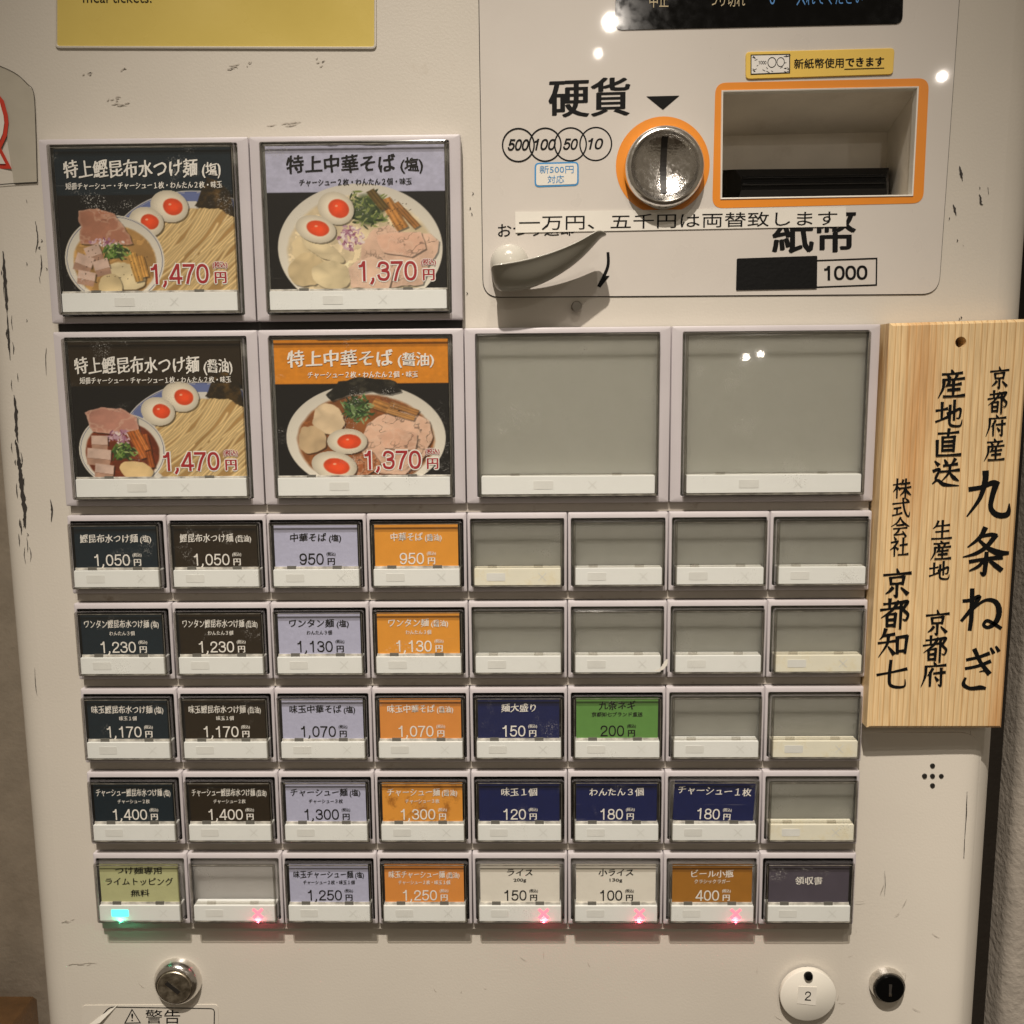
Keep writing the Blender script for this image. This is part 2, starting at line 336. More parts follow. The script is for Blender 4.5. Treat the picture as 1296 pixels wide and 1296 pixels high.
def digits(body, wd):
    mb = MB(); X = 0
    for ch in body:
        for k, st in enumerate(DIG[ch]):
            if isinstance(st, tuple):
                cx, cy, rx, ry = st; n = 28; o = []; i_ = []
                for q in range(n):
                    a = 2*math.pi*q/n; e = .88; ca = math.copysign(abs(math.cos(a))**e, math.cos(a)); sa = math.copysign(abs(math.sin(a))**e, math.sin(a))
                    o.append((X+cx+(rx+wd/2)*ca, k, cy+(ry+wd/2)*sa)); i_.append((X+cx+(rx-wd/2)*ca, k, cy+(ry-wd/2)*sa))
                mb.loft([o, i_])
            else: ribbon([(X+p, q) for p, q in st], [wd]*len(st), k, mb, 0, steps=1 if len(st) == 2 else 5)
        X += .27 if ch == ',' else .535
    return np.array([(x, z, y) for x, y, z in mb.v]), mb.f
def glyphs(body, off=0.0):
    """outline points (x, y, layer) and faces of a word; off > 0 thickens the strokes with shifted layers"""
    key = (body, off)
    if key not in _cache:
        if all(c in DIG for c in body): _cache[key] = digits(body, .078+2*off)
        else:
            _cd.body = body; bpy.context.view_layer.update()
            me = bpy.data.meshes.new_from_object(_co.evaluated_get(bpy.context.evaluated_depsgraph_get()))
            v = np.array([p.co[:2] for p in me.vertices]).reshape(-1, 2); f = [tuple(p.vertices) for p in me.polygons]; bpy.data.meshes.remove(me)
            if not off: sh = [(0, 0)]
            elif off < .05: sh = [(off*1.2, off*.28), (-off*1.2, -off*.28), (off*.4, -off*.3), (-off*.4, off*.3)]
            else: sh = [(off*math.cos(a*math.pi/4), off*math.sin(a*math.pi/4)) for a in range(8)]
            V = []; Fc = []
            for k, (dx, dy) in enumerate(sh):
                b = len(v)*k; V.append(np.column_stack([v[:, 0]+dx, v[:, 1]+dy, np.full(len(v), k)])); Fc += [tuple(i+b for i in q) for q in f]
            _cache[key] = (np.concatenate(V), Fc)
    v, f = _cache[key]; return v.copy(), f
LAY = -.000012
def brushify(v, seed=0, slant=.11, amp=.026):    # uneven hand-brushed look
    if not len(v): return v
    r = np.random.default_rng(seed); w = v.copy()
    for k in range(3):
        fr = (3.5, 8, 14)[k]; a = amp*(1, .6, .4)[k]; ph = r.uniform(0, 6.28, 4)
        w[:, 0] += a*np.sin(fr*v[:, 1]+ph[0]+2.1*v[:, 0])*np.cos(fr*.7*v[:, 0]+ph[1]); w[:, 1] += a*np.sin(fr*v[:, 0]+ph[2])*np.cos(fr*.8*v[:, 1]+ph[3])
    w[:, 1] += slant*(v[:, 0]-np.floor(v[:, 0]))
    return w
def fit(v, box): # map the glyph bounding box onto 4 corners tl, tr, bl (2-D points)
    v = v[:, :2]; lo = v.min(0); hi = v.max(0); s = (v-lo)/np.maximum(hi-lo, 1e-6)
    tl, tr, bl = (np.array(b) for b in box)
    return bl + s[:, :1]*(tr-tl) + s[:, 1:]*(tl-bl)
class Text:
    def __init__(s): s.mb = MB(); s.mats = []
    def mi(s, m):
        if m not in s.mats: s.mats.append(m)
        return s.mats.index(m)
    def put(s, body, m, y, tl, tr, bl, off=0.0, brush=None, shear=0.0):
        v, f = glyphs(body, off)
        if not len(v): return
        if brush is not None: v = brushify(v, brush)
        if shear: v[:, 0] += shear*v[:, 1]
        w = fit(v, (tl, tr, bl)); s.mb.add([(x, y+LAY*q, z) for (x, z), q in zip(w, v[:, 2])], f, s.mi(m))
    def px(s, body, m, y, u0, v0, u1, v1, dv=0.0, **k):   # bounding box in photo pixels; dv: rise of the right end
        s.put(body, m, y, pz(u0, v0, y), pz(u1, v0-dv, y), pz(u0, v1, y), **k)
    def line(s, runs, m, y, cx, zc, width, em, off=0.0, brush=None):
        # runs laid on one line, centred on cx, squeezed to width
        X = 0; parts = []
        for body, sc in runs:
            v, f = glyphs(body, off)
            if brush is not None: v = brushify(v, brush+len(body))
            v[:, :2] *= sc; x0 = v[:, 0].min(); v[:, 0] += X-x0; X = v[:, 0].max()+.26; parts.append((v, f))
        V = np.concatenate([p[0] for p in parts]); lo = V.min(0); hi = V.max(0); sx = width/(hi[0]-lo[0]); mid = .36
        for v, f in parts:
            s.mb.add([(cx-width/2+(a-lo[0])*sx, y+LAY*q, zc+(b-mid)*em) for a, b, q in v], f, s.mi(m))
    def build(s, name, parent):
        o = link(name, s.mb.mesh(name, s.mats), parent); s.mb = MB(); s.mats = []; return o

# ------------------------------------------------------------------ setting
XL = P(50, 1070, .02).x; XR = P(1231, 1200, .02).x; RE = .020; DEP = .32; ZT = ZC+.42
wall = link('wall', MB().add([(-2.2, .42, 0), (2.2, .42, 0), (2.2, .42, 2.6), (-2.2, .42, 2.6)], [(0, 1, 2, 3)]).mesh('wall', M['wall'])); wall['kind'] = 'structure'
xw = P(1279, 1150, .07).x; pier = [(xw, .42), (xw, .080)]+[(xw+.010-.010*math.cos(t), .080-.010*math.sin(t)) for t in [math.pi/2*k/8 for k in range(1, 9)]]+[(xw+.9, .07)]
n = len(pier); pme = MB().add([(x, y, 0) for x, y in pier]+[(x, y, 2.6) for x, y in pier], [(i, i+1, n+i+1, n+i) for i in range(n-1)]).mesh('wall_pier', M['pier']); smooth_by_angle(pme, 40)
pw_ = link('wall_pier', pme); pw_['kind'] = 'structure'
gp = link('gap_shade_box', MB().box(XR+.001, xw+.012, .095, .418, .001, 2.6).mesh('gap_shade_box', M['gapshade'])); gp['kind'] = 'structure'  # added filler box, its near-black colour paints the machine's shadow on the wall
floor = link('floor', MB().add([(-2.2, -2.5, 0), (2.2, -2.5, 0), (2.2, .42, 0), (-2.2, .42, 0)], [(0, 1, 2, 3)]).mesh('floor', mat('floor_tile', (.20, .17, .14), .6, var=.1, scale=8))); floor['kind'] = 'structure'

# ------------------------------------------------------------------ the machine: cabinet
tm = empty('ticket_machine', ((XL+XR)/2, .16, 0), 'off-white meal ticket vending machine with rows of menu buttons', 'vending machine')
hx0, hz1 = pz(914, 116); hx1 = pz(1160, 180)[0]; hz0 = pz(1030, 249)[1]
body = MB()
xs = [XL+RE, hx0, hx1, XR-RE]; zs = [0, hz0, hz1, ZT]
for i in range(3):
    for j in range(3):
        if i == 1 and j == 1: continue
        body.add([(xs[i], 0, zs[j]), (xs[i+1], 0, zs[j]), (xs[i+1], 0, zs[j+1]), (xs[i], 0, zs[j+1])], [(0, 1, 2, 3)])
profL = [(XL, DEP), (XL, RE)]+[(XL+RE-RE*math.cos(t), RE-RE*math.sin(t)) for t in [math.pi/2*k/10 for k in range(1, 11)]]
profR = [(XR-RE+RE*math.sin(t), RE-RE*math.cos(t)) for t in [math.pi/2*k/10 for k in range(0, 11)]]+[(XR, DEP)]
for pr in (profL, profR):
    n = len(pr); body.add([(x, y, 0) for x, y in pr]+[(x, y, ZT) for x, y in pr], [(i, i+1, n+i+1, n+i) for i in range(n-1)])
body.add([(XL, DEP, 0), (XR, DEP, 0), (XR, DEP, ZT), (XL, DEP, ZT)], [(3, 2, 1, 0)])
tp = [(x, y, ZT) for x, y in profL+profR]; body.add(tp, [tuple(range(len(tp)))])
bme = body.mesh('cabinet', M['paint']); smooth_by_angle(bme, 40)
cab = link('cabinet', bme, tm); cab['label'] = 'scuffed off-white painted metal cabinet with rounded edges'
def ysurf(x, off=.00025):
    if x < XL+RE: d = min(RE*.999, XL+RE-x); return RE-math.sqrt(RE*RE-d*d)-off
    if x > XR-RE: d = min(RE*.999, x-XR+RE); return RE-math.sqrt(RE*RE-d*d)-off
    return -off
def child(name, mb, mats, parent=tm, smooth=None, loc=None):
    me = mb.mesh(name, mats)
    if smooth: smooth_by_angle(me, smooth)
    return link(name, me, parent, loc)

# coin and banknote panel (thin plate with a dark seam round it)
po = rpoly([pz(605, -40), pz(611, 377), pz(1188, 373), pz(1217, -40)], .010, 8)
pin = inset(ccw(po), .00045)
hole = ccw([pz(914, 116.5), pz(1160.5, 111.5), pz(1153.5, 247.5), pz(912.5, 251.5)])
child('panel_seam', plate_holes(ccw(po), [inset(hole, -.0008)], -.0003, .0), M['line'])
coin_panel = child('coin_panel', plate_holes(pin, [inset(hole, -.0006)], -.0008, .0), M['panel'])
YP = -.0010
# lower right cover plate with speaker holes
xm = pz(1078, 927)[0]; xe = XR-RE*.62; zt_ = pz(1180, 926)[1]; rc = .014
xcols = [xm+(xe-rc-xm)*k/10 for k in range(10)]+[xe-rc+rc*math.sin(math.pi/2*k/8) for k in range(9)]
ztop = lambda x: zt_ if x < xe-rc else zt_-rc+math.sqrt(max(0, rc*rc-(x-xe+rc)**2))
ramp = lambda x, h: ysurf(x, .0001+(h-.0001)*max(0, min(1, (x-xm)/.06)))
side = MB(); n = len(xcols)
rows_ = [[(x, ysurf(x, 0), ztop(x)) for x in xcols], [(x, ramp(x, .0012), ztop(x)-.0003) for x in xcols], [(x, ramp(x, .0016), ztop(x)-.0013) for x in xcols], [(x, ramp(x, .0016), .02) for x in xcols]]
side.add([v for r_ in rows_ for v in r_], [(j*n+i, j*n+n+i, j*n+n+i+1, j*n+i+1) for j in range(3) for i in range(n-1)])
xr_, y0_, y1_ = xcols[-1], ysurf(xe, 0)+.004, ramp(xe, .0016)
side.add([(xr_, y1_, .02), (xr_+.0004, y0_, .02), (xr_+.0004, y0_, ztop(xe)), (xr_, y1_, ztop(xe)-.0013)], [(0, 1, 2, 3)])
sidep = child('side_cover', side, M['paint'], smooth=40)
for u, v in ((1179, 968), (1169, 981), (1179, 981), (1190, 981), (1179, 993)):
    x, z = pz(u, v); child('speaker_hole', lathe(x, z, [(.0016, -.0012), (.0013, -.0019)], n=14), M['dark'], sidep)

# yellow window
yo = rpoly([pz(70, -40), pz(70, 62), pz(477, 63), pz(477, -40)], .003, 5)
yw = child('instruction_window', slab(inset(ccw(yo), .0012), -.0006, .0), M['yellow'])
rim = MB(); o_ = ccw(yo); rim.loft([at(o_, 0), at(inset(o_, .0002), -.0010), at(inset(o_, .0010), -.0012), at(inset(o_, .0014), -.0006)])
child('window_rim', rim, M['paint'], yw, smooth=50)
t = Text(); t.px('meal tickets.', M['ink'], -.0008, 105, -10, 192, 3.4, dv=0); t.build('lettering', yw)

# black display
do = rpoly([pz(779, -40), pz(778, 39), pz(1141, 31), pz(1143, -40)], .004, 6)
disp = child('display_window', slab(do, -.0013, -.0005), M['black'])
t = Text(); y = -.0016
t.px('中止', M['led_warm'], y, 822, -8, 846, 9.5); t.build('lettering', disp); t.px('つり切れ', M['led_warm'], y, 898, -8, 943, 8.5); t.build('lettering', disp)
t.px('0', M['led_blue'], y, 974, -14, 981, 5.5); t.build('lettering', disp); t.px('入れてください', M['led_blue'], y, 1008, -12, 1092, 7, dv=2)
t.build('lettering', disp)

# printed legends on the coin panel
t = Text()
t.px('硬貨', M['ink'], YP, 694, 100, 798, 149, dv=3, off=.022); t.build('lettering', coin_panel)
a, b, c = pz(818, 122, YP), pz(860, 121, YP), pz(839, 139, YP); t.mb.add([(a[0], YP, a[1]), (c[0], YP, c[1]), (b[0], YP, b[1])], [(0, 1, 2)], t.mi(M['ink'])); t.build('arrow_mark', coin_panel)
for k, (u, s) in enumerate(((656, '500'), (690, '100'), (722, '50'), (754, '10'))):
    yk = YP+.00012-.00006*(3-k)  # overlapping rings, each a little proud of the next
    c0 = pz(u, 183.5-k*.4, yk); r = .0091
    ringband(circle(*c0, r), circle(*c0, r-.00075), yk, t.mb, t.mi(M['ink'])) if False else None
    co, ci = circle(*c0, r), circle(*c0, r-.0008)
    t.mb.loft([at(co, yk), at(ci, yk)], t.mi(M['ink'])); 
    hw = 13.5 if len(s) == 3 else 9.5
    t.px(s, M['ink'], yk-.00002, u-hw, 176-k*.4, u+hw, 190.5-k*.4, off=.022, shear=.22); t.build('coin_mark', coin_panel)
bo = rpoly([pz(676.5, 206, YP), pz(676.5, 237, YP), pz(732.5, 235, YP), pz(732.5, 204.5, YP)], .0026, 4)
mb_ = t.mi(M['blue']); mw = t.mi(M['paper']); bo = ccw(bo); k = len(t.mb.v)
slab(bo, YP, 0, mi=mb_, mb=t.mb); slab(inset(bo, .0009), YP-.00015, 0, mi=mw, mb=t.mb)
t.px('新500円', M['blue'], YP-.0003, 683, 209.5, 726, 219.5, dv=.5); t.px('対応', M['blue'], YP-.0003, 693, 222, 714, 232, dv=.5); t.build('coin_sticker', coin_panel)
t.px('おつり返却', M['ink'], YP, 630, 283, 727, 300.5, dv=2.5, off=.008); t.build('lettering', coin_panel)
t.px('紙幣', M['ink'], YP, 977, 264, 1084, 321, dv=2, off=.022); t.build('lettering', coin_panel)
# down-pointing stroke beside the lever
ribbon([pz(769.5, 320, YP), pz(769, 338, YP), pz(758, 362, YP)], [.0016, .0017, .0018], YP, t.mb, t.mi(M['ink']))
a = [pz(765, 349, YP), pz(771.5, 349, YP), pz(759, 365, YP)]; t.mb.add([(x, YP-.00005, z) for x, z in a], [(0, 2, 1)], t.mi(M['ink'])); t.build('arrow_mark', coin_panel)
# 1000 box
q = ccw([pz(1030, 329, YP), pz(1030, 364.5, YP), pz(1110, 361.5, YP), pz(1110.5, 326, YP)])
t.mb.loft([at(q, YP), at(inset(q, .0008), YP)], t.mi(M['ink'])); t.px('1000', M['ink'], YP, 1043, 336.5, 1098, 355, dv=1, off=.022)
t.build('lettering', coin_panel)
# orange surround of the coin knob and of the banknote slot
cx, cz = pz(838.5, 210); child('orange_ring', lathe(cx, cz, [(.0258, -.0008), (.0258, -.00095)], n=64), M['orange'])
fo = ccw(rpoly([pz(905, 105.5), pz(901, 264), pz(1167.5, 257.5), pz(1175, 99.5)], .006, 6)); fi = inset(hole, -.0004)
child('orange_frame', plate_holes(fo, [fi], -.00098, -.0006), M['orange'])
lip = MB(); lip.loft([at(inset(hole, -.0007), -.0009), at(inset(hole, -.0004), -.0015), at(inset(hole, .0003), -.0013), at(inset(hole, .0005), .004)])
child('slot_lip', lip, M['paper'])
# banknote recess
rec = MB(); h = inset(hole, -.0003); yb = .047
H = {k: pz(*v) for k, v in dict(tl=(912, 115), tr=(1162.5, 109.5), br=(1155.5, 249.5), bl=(910.5, 253.5)).items()}
B = {k: pz(*v, yb) for k, v in dict(tl=(880, 173), tr=(1123, 167), br=(1121, 258), bl=(876, 262)).items()}
V = [(H[k][0], -.0002, H[k][1]) for k in ('tl', 'tr', 'br', 'bl')]+[(B[k][0], yb, B[k][1]) for k in ('tl', 'tr', 'br', 'bl')]
rec.add(V, [(0, 1, 5, 4)[::-1], (1, 2, 6, 5)[::-1], (2, 3, 7, 6)[::-1], (3, 0, 4, 7)[::-1], (4, 5, 6, 7)[::-1]])
bill = child('banknote_recess', rec, mat('recess_grey', (.78, .72, .62), .38, var=.06, scale=40, dirt=(.62, .55, .45), dscale=30, dlo=.55, dhi=.8))
# black mouth with chamfered ends and slot
ym = .020
def q4(u0, v0, u1, v1, y, dv=2.0): return [pz(u0, v0, y), pz(u0, v1, y), pz(u1, v1-dv, y), pz(u1, v0-dv, y)]
mo = MB(); L0 = ccw(q4(905, 216, 1123, 262, yb-.001)); L1 = ccw(q4(922, 217.5, 1124.5, 262, ym+.012)); L2 = ccw(q4(938, 226, 1122, 240.5, ym)); L3 = ccw(q4(930, 214.5, 1125, 266, ym+.006))
mo.loft([at(L0, yb-.001), at(L3, ym+.006), at(L2, ym)], cap1=True)
mouth = child('banknote_mouth', mo, M['black'], bill)
s_ = MB(); xa, xb = pz(939, 230, ym)[0], pz(1121, 230, ym)[0]
for zc_, r_ in ((pz(1000, 232, ym)[1], .0011), (pz(1000, 224, ym)[1], .0008)):
    s_.loft([[(xx, ym-.0002-r_*math.cos(a_), zc_+r_*math.sin(a_)) for a_ in [2*math.pi*q/14 for q in range(14)]] for xx in (xa, xb)], cap0=True, cap1=True)
child('insert_lip', s_, M['black'], mouth, smooth=60)
# coin knob
cx, cz = pz(841, 211.5, -.006); r = .0205
prof = [(r+.0012, -.0009), (r+.0012, -.004), (r+.0008, -.008), (r-.0004, -.0100), (r-.0018, -.0103), (r-.0030, -.0088), (r-.0036, -.0070)]
for k in range(1, 9): rr = (r-.0036)*(1-k/8); prof.append((rr, -.0070+.0058*(1-(rr/(r-.0036))**2)))
kn = child('coin_knob', lathe(cx, cz, prof, n=64, mis=[0]*6+[1]*8), [M['chrome'], M['chrome_worn']], smooth=50)
sx0 = MB(); n = 12; sh = .0145; sw = .0017
for i in range(n):
    z0 = cz+.001-sh+2*sh*i/n; z1 = cz+.001-sh+2*sh*(i+1)/n
    def yy(z): return -.0070+.0058*(1-min(1, abs(z-cz)/(r-.0036))**2)-.0005
    sx0.add([(cx-sw, yy(z0), z0), (cx+sw, yy(z0), z0), (cx+sw, yy(z1), z1), (cx-sw, yy(z1), z1)], [(0, 1, 2, 3)])
child('coin_slot', sx0, M['dark'], kn)
# yellow banknote sticker
st = ccw(rpoly([pz(943, 67), pz(943, 101.5), pz(1129, 95.5), pz(1131, 62)], .0022, 4))
stk = child('banknote_sticker', slab(st, -.0017, -.0007, .0003), M['ysticker'])
t = Text(); y = -.0019
t.px('新紙幣使用', M['ink'], y, 1005, 74.5, 1068, 87, dv=1.5, off=.012); t.px('できます', M['ink'], y, 1070, 73, 1119, 84.5, dv=1, off=.03)
a = pz(1069, 87.5, y); b = pz(1119, 86, y); ribbon([a, b], [.0004, .0004], y, t.mb, t.mi(M['ink']), steps=1)
nb = ccw([pz(950, 69, y), pz(950, 94.5, y), pz(1000, 92.5, y), pz(1000, 68, y)]); t.mb.loft([at(nb, y), at(inset(nb, .0005), y)], t.mi(M['ink'])); slab(inset(nb, .0005), y+.00005, y+.0001, mi=t.mi(M['white']), mb=t.mb)
for u, v, ru in ((977, 79, 5.5), (988, 78.5, 5)):
    c0 = pz(u, v, y); rr = ru/2300; t.mb.loft([at(circle(*c0, rr, 20, rr*1.15), y-.00003), at(circle(*c0, rr*.84, 20, rr*.97), y-.00003)], t.mi(M['ink']))
t.px('1000', M['ink'], y, 960, 77, 970, 81.5, dv=0, off=.02)
for k in range(26):
    u = random.choice([random.uniform(952, 998), random.uniform(952, 958), random.uniform(992, 998)]); v = random.choice([random.uniform(70.5, 73), random.uniform(86, 91), random.uniform(71, 91)])
    ribbon([pz(u, v, y), pz(u+random.uniform(1, 4), v+random.uniform(-2, 2), y)], [.0003, .0003], y-.00004, t.mb, t.mi(M['ink']), steps=1)
t.build('lettering', stk)
# paper strip about changing notes
sp = ccw([pz(652, 268.5), pz(652.5, 295), pz(1070, 287), pz(1069.5, 263)])
ps = child('paper_strip', slab(sp, -.0014, -.0010), M['paper'])
t = Text()
t.px('一万円、五千円は両替致します', M['ink'], -.0016, 657, 273, 1060, 291.5, dv=6.5); t.build('lettering', ps)
# black tape
child('black_tape', slab(ccw(rpoly([pz(932, 327.5), pz(931, 367.5), pz(1033, 365.5), pz(1033.5, 324)], .0006, 2)), -.0014, -.0008), mat('black_tape', (.006, .006, .006), .6, bump=.2, bscale=500, spec=.15))
# change-return lever
hub = child('lever_hub', lathe(*pz(645, 334, -.006), [(.0108, -.0009), (.0107, -.008), (.0097, -.0125), (.0072, -.0155), (.0038, -.0168), (.0005, -.0172)], n=40), M['cap'], smooth=60)
top = [(629, 334.5), (652, 331), (680, 325), (710, 315), (735, 304), (752, 293.5), (758, 291)]
bot = [(636, 369.5), (660, 368.5), (686, 360), (712, 346), (735, 329), (752, 311), (762, 299)]
lv = MB(); loops = []
for k in range(len(top)):
    f_ = k/(len(top)-1); w = 1-f_*.55
    yt = -.0330+.004*f_; ybt = -.0215-.003*f_; ybk = -.0035-.009*f_
    T = P(*top[k], yt); Bm = P(*bot[k], ybt); mid = (T+Bm)/2
    R_ = [T+Vector((0, .0052*w+.002, .0006)), T+Vector((0, .0012*w, .0003)), T+Vector((0, .0004*w, .0001)), T+Vector((0, 0, -.0005)), T.lerp(Bm, .12), T.lerp(Bm, .45)+Vector((0, -.0008*w, 0)), T.lerp(Bm, .8)+Vector((0, -.0012*w, 0)), Bm+Vector((0, -.0002, .0008*w)), Bm+Vector((0, .0010*w, 0)), Vector((Bm.x, ybk, Bm.z+.0012*w)), Vector((T.x, ybk, T.z-.0006))]
    loops.append(R_)
def shrink(L, s, dx): c = sum(L, Vector())/len(L); return [c+(p-c)*s+Vector((dx, 0, -dx*.1)) for p in L]
loops = [shrink(loops[0], .45, -.0040), shrink(loops[0], .80, -.0032), shrink(loops[0], .95, -.0016)]+loops+[shrink(loops[-1], .75, .0022), shrink(loops[-1], .3, .0034)]
lv.loft(loops, cap0=True, cap1=True)
lev = child('return_lever', lv, M['lever'])
bpy.context.view_layer.objects.active = lev
lev.data.polygons.foreach_set('use_smooth', [True]*len(lev.data.polygons))
ss = lev.modifiers.new('round', 'SUBSURF'); ss.levels = 2; ss.render_levels = 2
lev['label'] = 'grey plastic change-return lever'
cx, cz = pz(729.5, 388.5); child('panel_bolt', lathe(cx, cz, [(.0030, 0), (.0030, -.0045), (.0025, -.0052)], n=20), mat('bolt_steel', (.30, .28, .25), .35, 1.0), smooth=40)

# ------------------------------------------------------------------ buttons
PT = .058
ROWS = {'A': (.1300, .0990), 'B': (.0262, .0990), 1: (-.0784, .0462), 2: (-.1305, .0462), 3: (-.1825, .0462), 4: (-.2346, .0462), 5: (-.2867, .0462)}
YCV = -.0136; YCARD = -.0104; YBACK = -.0046
def make_housing(Wd, Hd, c):      # origin at the top left corner of the cell
    g = .00022
    def ob(e, r): return rrect(g+e, -Hd+e, Wd-g-e, -e, r, 2)
    def cb(e, r): return rrect(c[0]-.0006-e, -c[3]-.0006-e, c[1]+.0006+e, -c[2]+.0006+e, r, 2)
    L = [at(ob(0, .0008), -.0015), at(ob(0, .0008), YH+.0009), at(ob(.0003, .0006), YH+.0003), at(ob(.0009, .0003), YH), at(cb(.0003, .0010), YH), at(cb(0, .0009), YH+.0004), at(cb(0, .0009), YH+.0042)]
    return MB().loft(L, mis=[0, 0, 0, 0, 0, 1])
def make_cover(c, s):
    def ob(e, r): return rrect(c[0]+e, -c[3]+e, c[1]-e, -c[2]-e, r, 2)
    L = [at(ob(0, .0010), -.0046), at(ob(0, .0010), YCV+.0008), at(ob(.0003, .0008), YCV+.0002), at(ob(.0009, .0005), YCV), at(ob(.0017, .0003), YCV)]
    m = MB().loft(L, cap1=True, mis=[2, 1, 1, 1, 0])
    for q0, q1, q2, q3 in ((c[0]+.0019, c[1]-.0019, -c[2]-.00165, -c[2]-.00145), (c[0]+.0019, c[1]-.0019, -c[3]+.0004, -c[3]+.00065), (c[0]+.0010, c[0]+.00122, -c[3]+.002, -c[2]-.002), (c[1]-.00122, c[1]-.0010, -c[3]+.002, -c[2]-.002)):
        m.box(q0, q1, YCV+.0010, YCV+.0016, q2, q3, 4)          # pale inner edge lines, highlights painted in their colour
    m.box(c[0]+.0008, c[1]-.0008, YCV+.0012, YCV+.0045, -c[3]+.0003, -s[3]-.0001, 3)      # foot under the lamp strip, glints painted in its colour
    return m
def make_holder(c, k, s):         # card clip: thin ledge and two tabs over the strip
    m = MB(); m.box(k[0]-.0004, k[1]+.0004, YCARD-.0006, YCARD+.0006, -s[2]+.0002, -k[3]+.0002)
    w = (k[1]-k[0])
    for f_ in ((.20, .75) if w < .06 else (.19, .78)): m.box(k[0]+w*f_-.0026, k[0]+w*f_+.0026, YCARD-.0010, YCARD+.0004, -s[2]-.0001, -k[3]+.0006, 1)
    return m
def make_strip(s):
    o = rrect(s[0], -s[3], s[1], -s[2], .0004, 1); return MB().loft([at(o, -.0046), at(o, YCV+.0016), at(rrect(s[0]+.0002, -s[3]+.0002, s[1]-.0002, -s[2]-.0002, .0002, 1), YCV+.0013)], cap1=True)
S = dict(W=.058, H=.0462, c=(.0026, .0554, .0039, .0426), k=(.0050, .0530, .0056, .0303), s=(.0040, .0540, .0316, .0416))
Bg = dict(W=.116, H=.0990, c=(.0070, .1090, .0039, .0948), k=(.0095, .1072, .0058, .0820), s=(.0090, .1072, .0830, .0933))
KIND = {}
for nm, d in (('small', S), ('big', Bg)):
    hs = make_housing(d['W'], d['H'], d['c']).mesh('housing', [M['housing'], M['dark']]); smooth_by_angle(hs, 30)
    cv = make_cover(d['c'], d['s']).mesh('cover', [M['cover'], M['cover_edge'], M['cover_side'], M['foot'], M['cover_line']])
    c = d['c']
    def bp(mt): return MB().box(c[0]-.0005, c[1]+.0005, YBACK, YBACK+.0040, -c[3]-.0005, -c[2]+.0005).mesh('back_plate', mt)
    KIND[nm] = dict(h=hs, c=cv, b=bp(M['back_small' if nm == 'small' else 'back']), bd=bp(M['dark']), bw=bp(M['back_white']), k=make_holder(d['c'], d['k'], d['s']).mesh('card_clip', [M['cover_line'], M['clip']]), ke=make_holder(d['c'], d['k'], d['s']).mesh('card_clip', [M['cover_side'], M['cover_side']]),
                    s=make_strip(d['s']).mesh('lamp_strip', M['strip']), so=make_strip(d['s']).mesh('lamp_strip', M['strip_old']), d=d)
def cross(cx, cz, r, w, y, mb, mi):
    for a in (1, -1): ribbon([(cx-r, cz-a*r), (cx+r, cz+a*r)], [w, w], y+.00002*a, mb, mi, steps=1)
def lampmarks(strip, x, z, d, lit):
    s = d['s']; x0 = x+s[0]; w = s[1]-s[0]; zt = z-s[2]; hh = s[3]-s[2]; big = w > .06; y = YCV+.00115
    r0, r1, xc = (.30, .415, .64) if big else (.145, .36, .785)
    rr = rrect(x0+w*r0, zt-hh*.72, x0+w*r1, zt-hh*.26, .0006, 2)
    m = MB(); slab(rr, y, y+.0002, mb=m)
    child('go_lamp', m, M['green_on'] if lit == 'g' else M['mark'], strip)
    m = MB(); cross(x0+w*xc, zt-hh*.49, .0026 if lit == 'r' else .0022, 0.0017 if lit == 'r' else .00040, y, m, 0)
    child('sold_out_lamp', m, M['red_on'] if lit == 'r' else M['mark'], strip)
    if lit:
        cx_ = x0+w*(.25 if lit == 'g' else xc)
        d_ = bpy.data.lights.new('indicator_led', 'POINT'); d_.energy = .004; d_.shadow_soft_size = .0006; d_.color = (.1, 1, .5) if lit == 'g' else (1, .08, .16)
        lo = bpy.data.objects.new('indicator_led', d_); col.objects.link(lo); lo.location = (cx_, YCV+.0006, zt-hh-.0006)
        lo.parent = strip; lo.matrix_parent_inverse = WORLD[strip.name].inverted()
def button(kind, row, c0, card=None, label=None, lit=None, old=False, tilt=0.0, pale=False):
    K = KIND[kind]; d = K['d']; x = (c0-4)*PT; z = ZC+ROWS[row][0]
    h = link('menu_button', K['h'], tm, (x, 0, z))
    if label: h['label'] = label
    L = (x, 0, z)
    link('back_plate', K['bd' if (card and kind == 'small' and not pale) else ('bw' if pale else 'b')], h, L)
    st = link('lamp_strip', K['so' if old else 's'], h, L); lampmarks(st, x, z, d, lit)
    link('card_clip', K['k' if card else 'ke'], h, L)
    cvo = link('clear_cover', K['c'], h, L)
    return h, x, z, d
def cardobj(h, x, z, d, m, tilt=0.0, k=None):
    k = k or d['k']; a = tilt; pts = [(x+k[0], z-k[3]), (x+k[1], z-k[3]), (x+k[1], z-k[2]), (x+k[0], z-k[2])]
    cx = x+(k[0]+k[1])/2; cz = z-(k[2]+k[3])/2
    pts = [(cx+(p-cx)*math.cos(a)-(q-cz)*math.sin(a), cz+(p-cx)*math.sin(a)+(q-cz)*math.cos(a)) for p, q in pts]
    mb = MB(); slab(pts, YCARD, YCARD+.0003, mb=mb)
    return child('menu_card', mb, m, h)
def rot(t, cx, cz, a, k0=0):
    for i in range(k0, len(t.mb.v)):
        X, Y, Z = t.mb.v[i]; t.mb.v[i] = (cx+(X-cx)*math.cos(a)-(Z-cz)*math.sin(a), Y, cz+(X-cx)*math.sin(a)+(Z-cz)*math.cos(a))
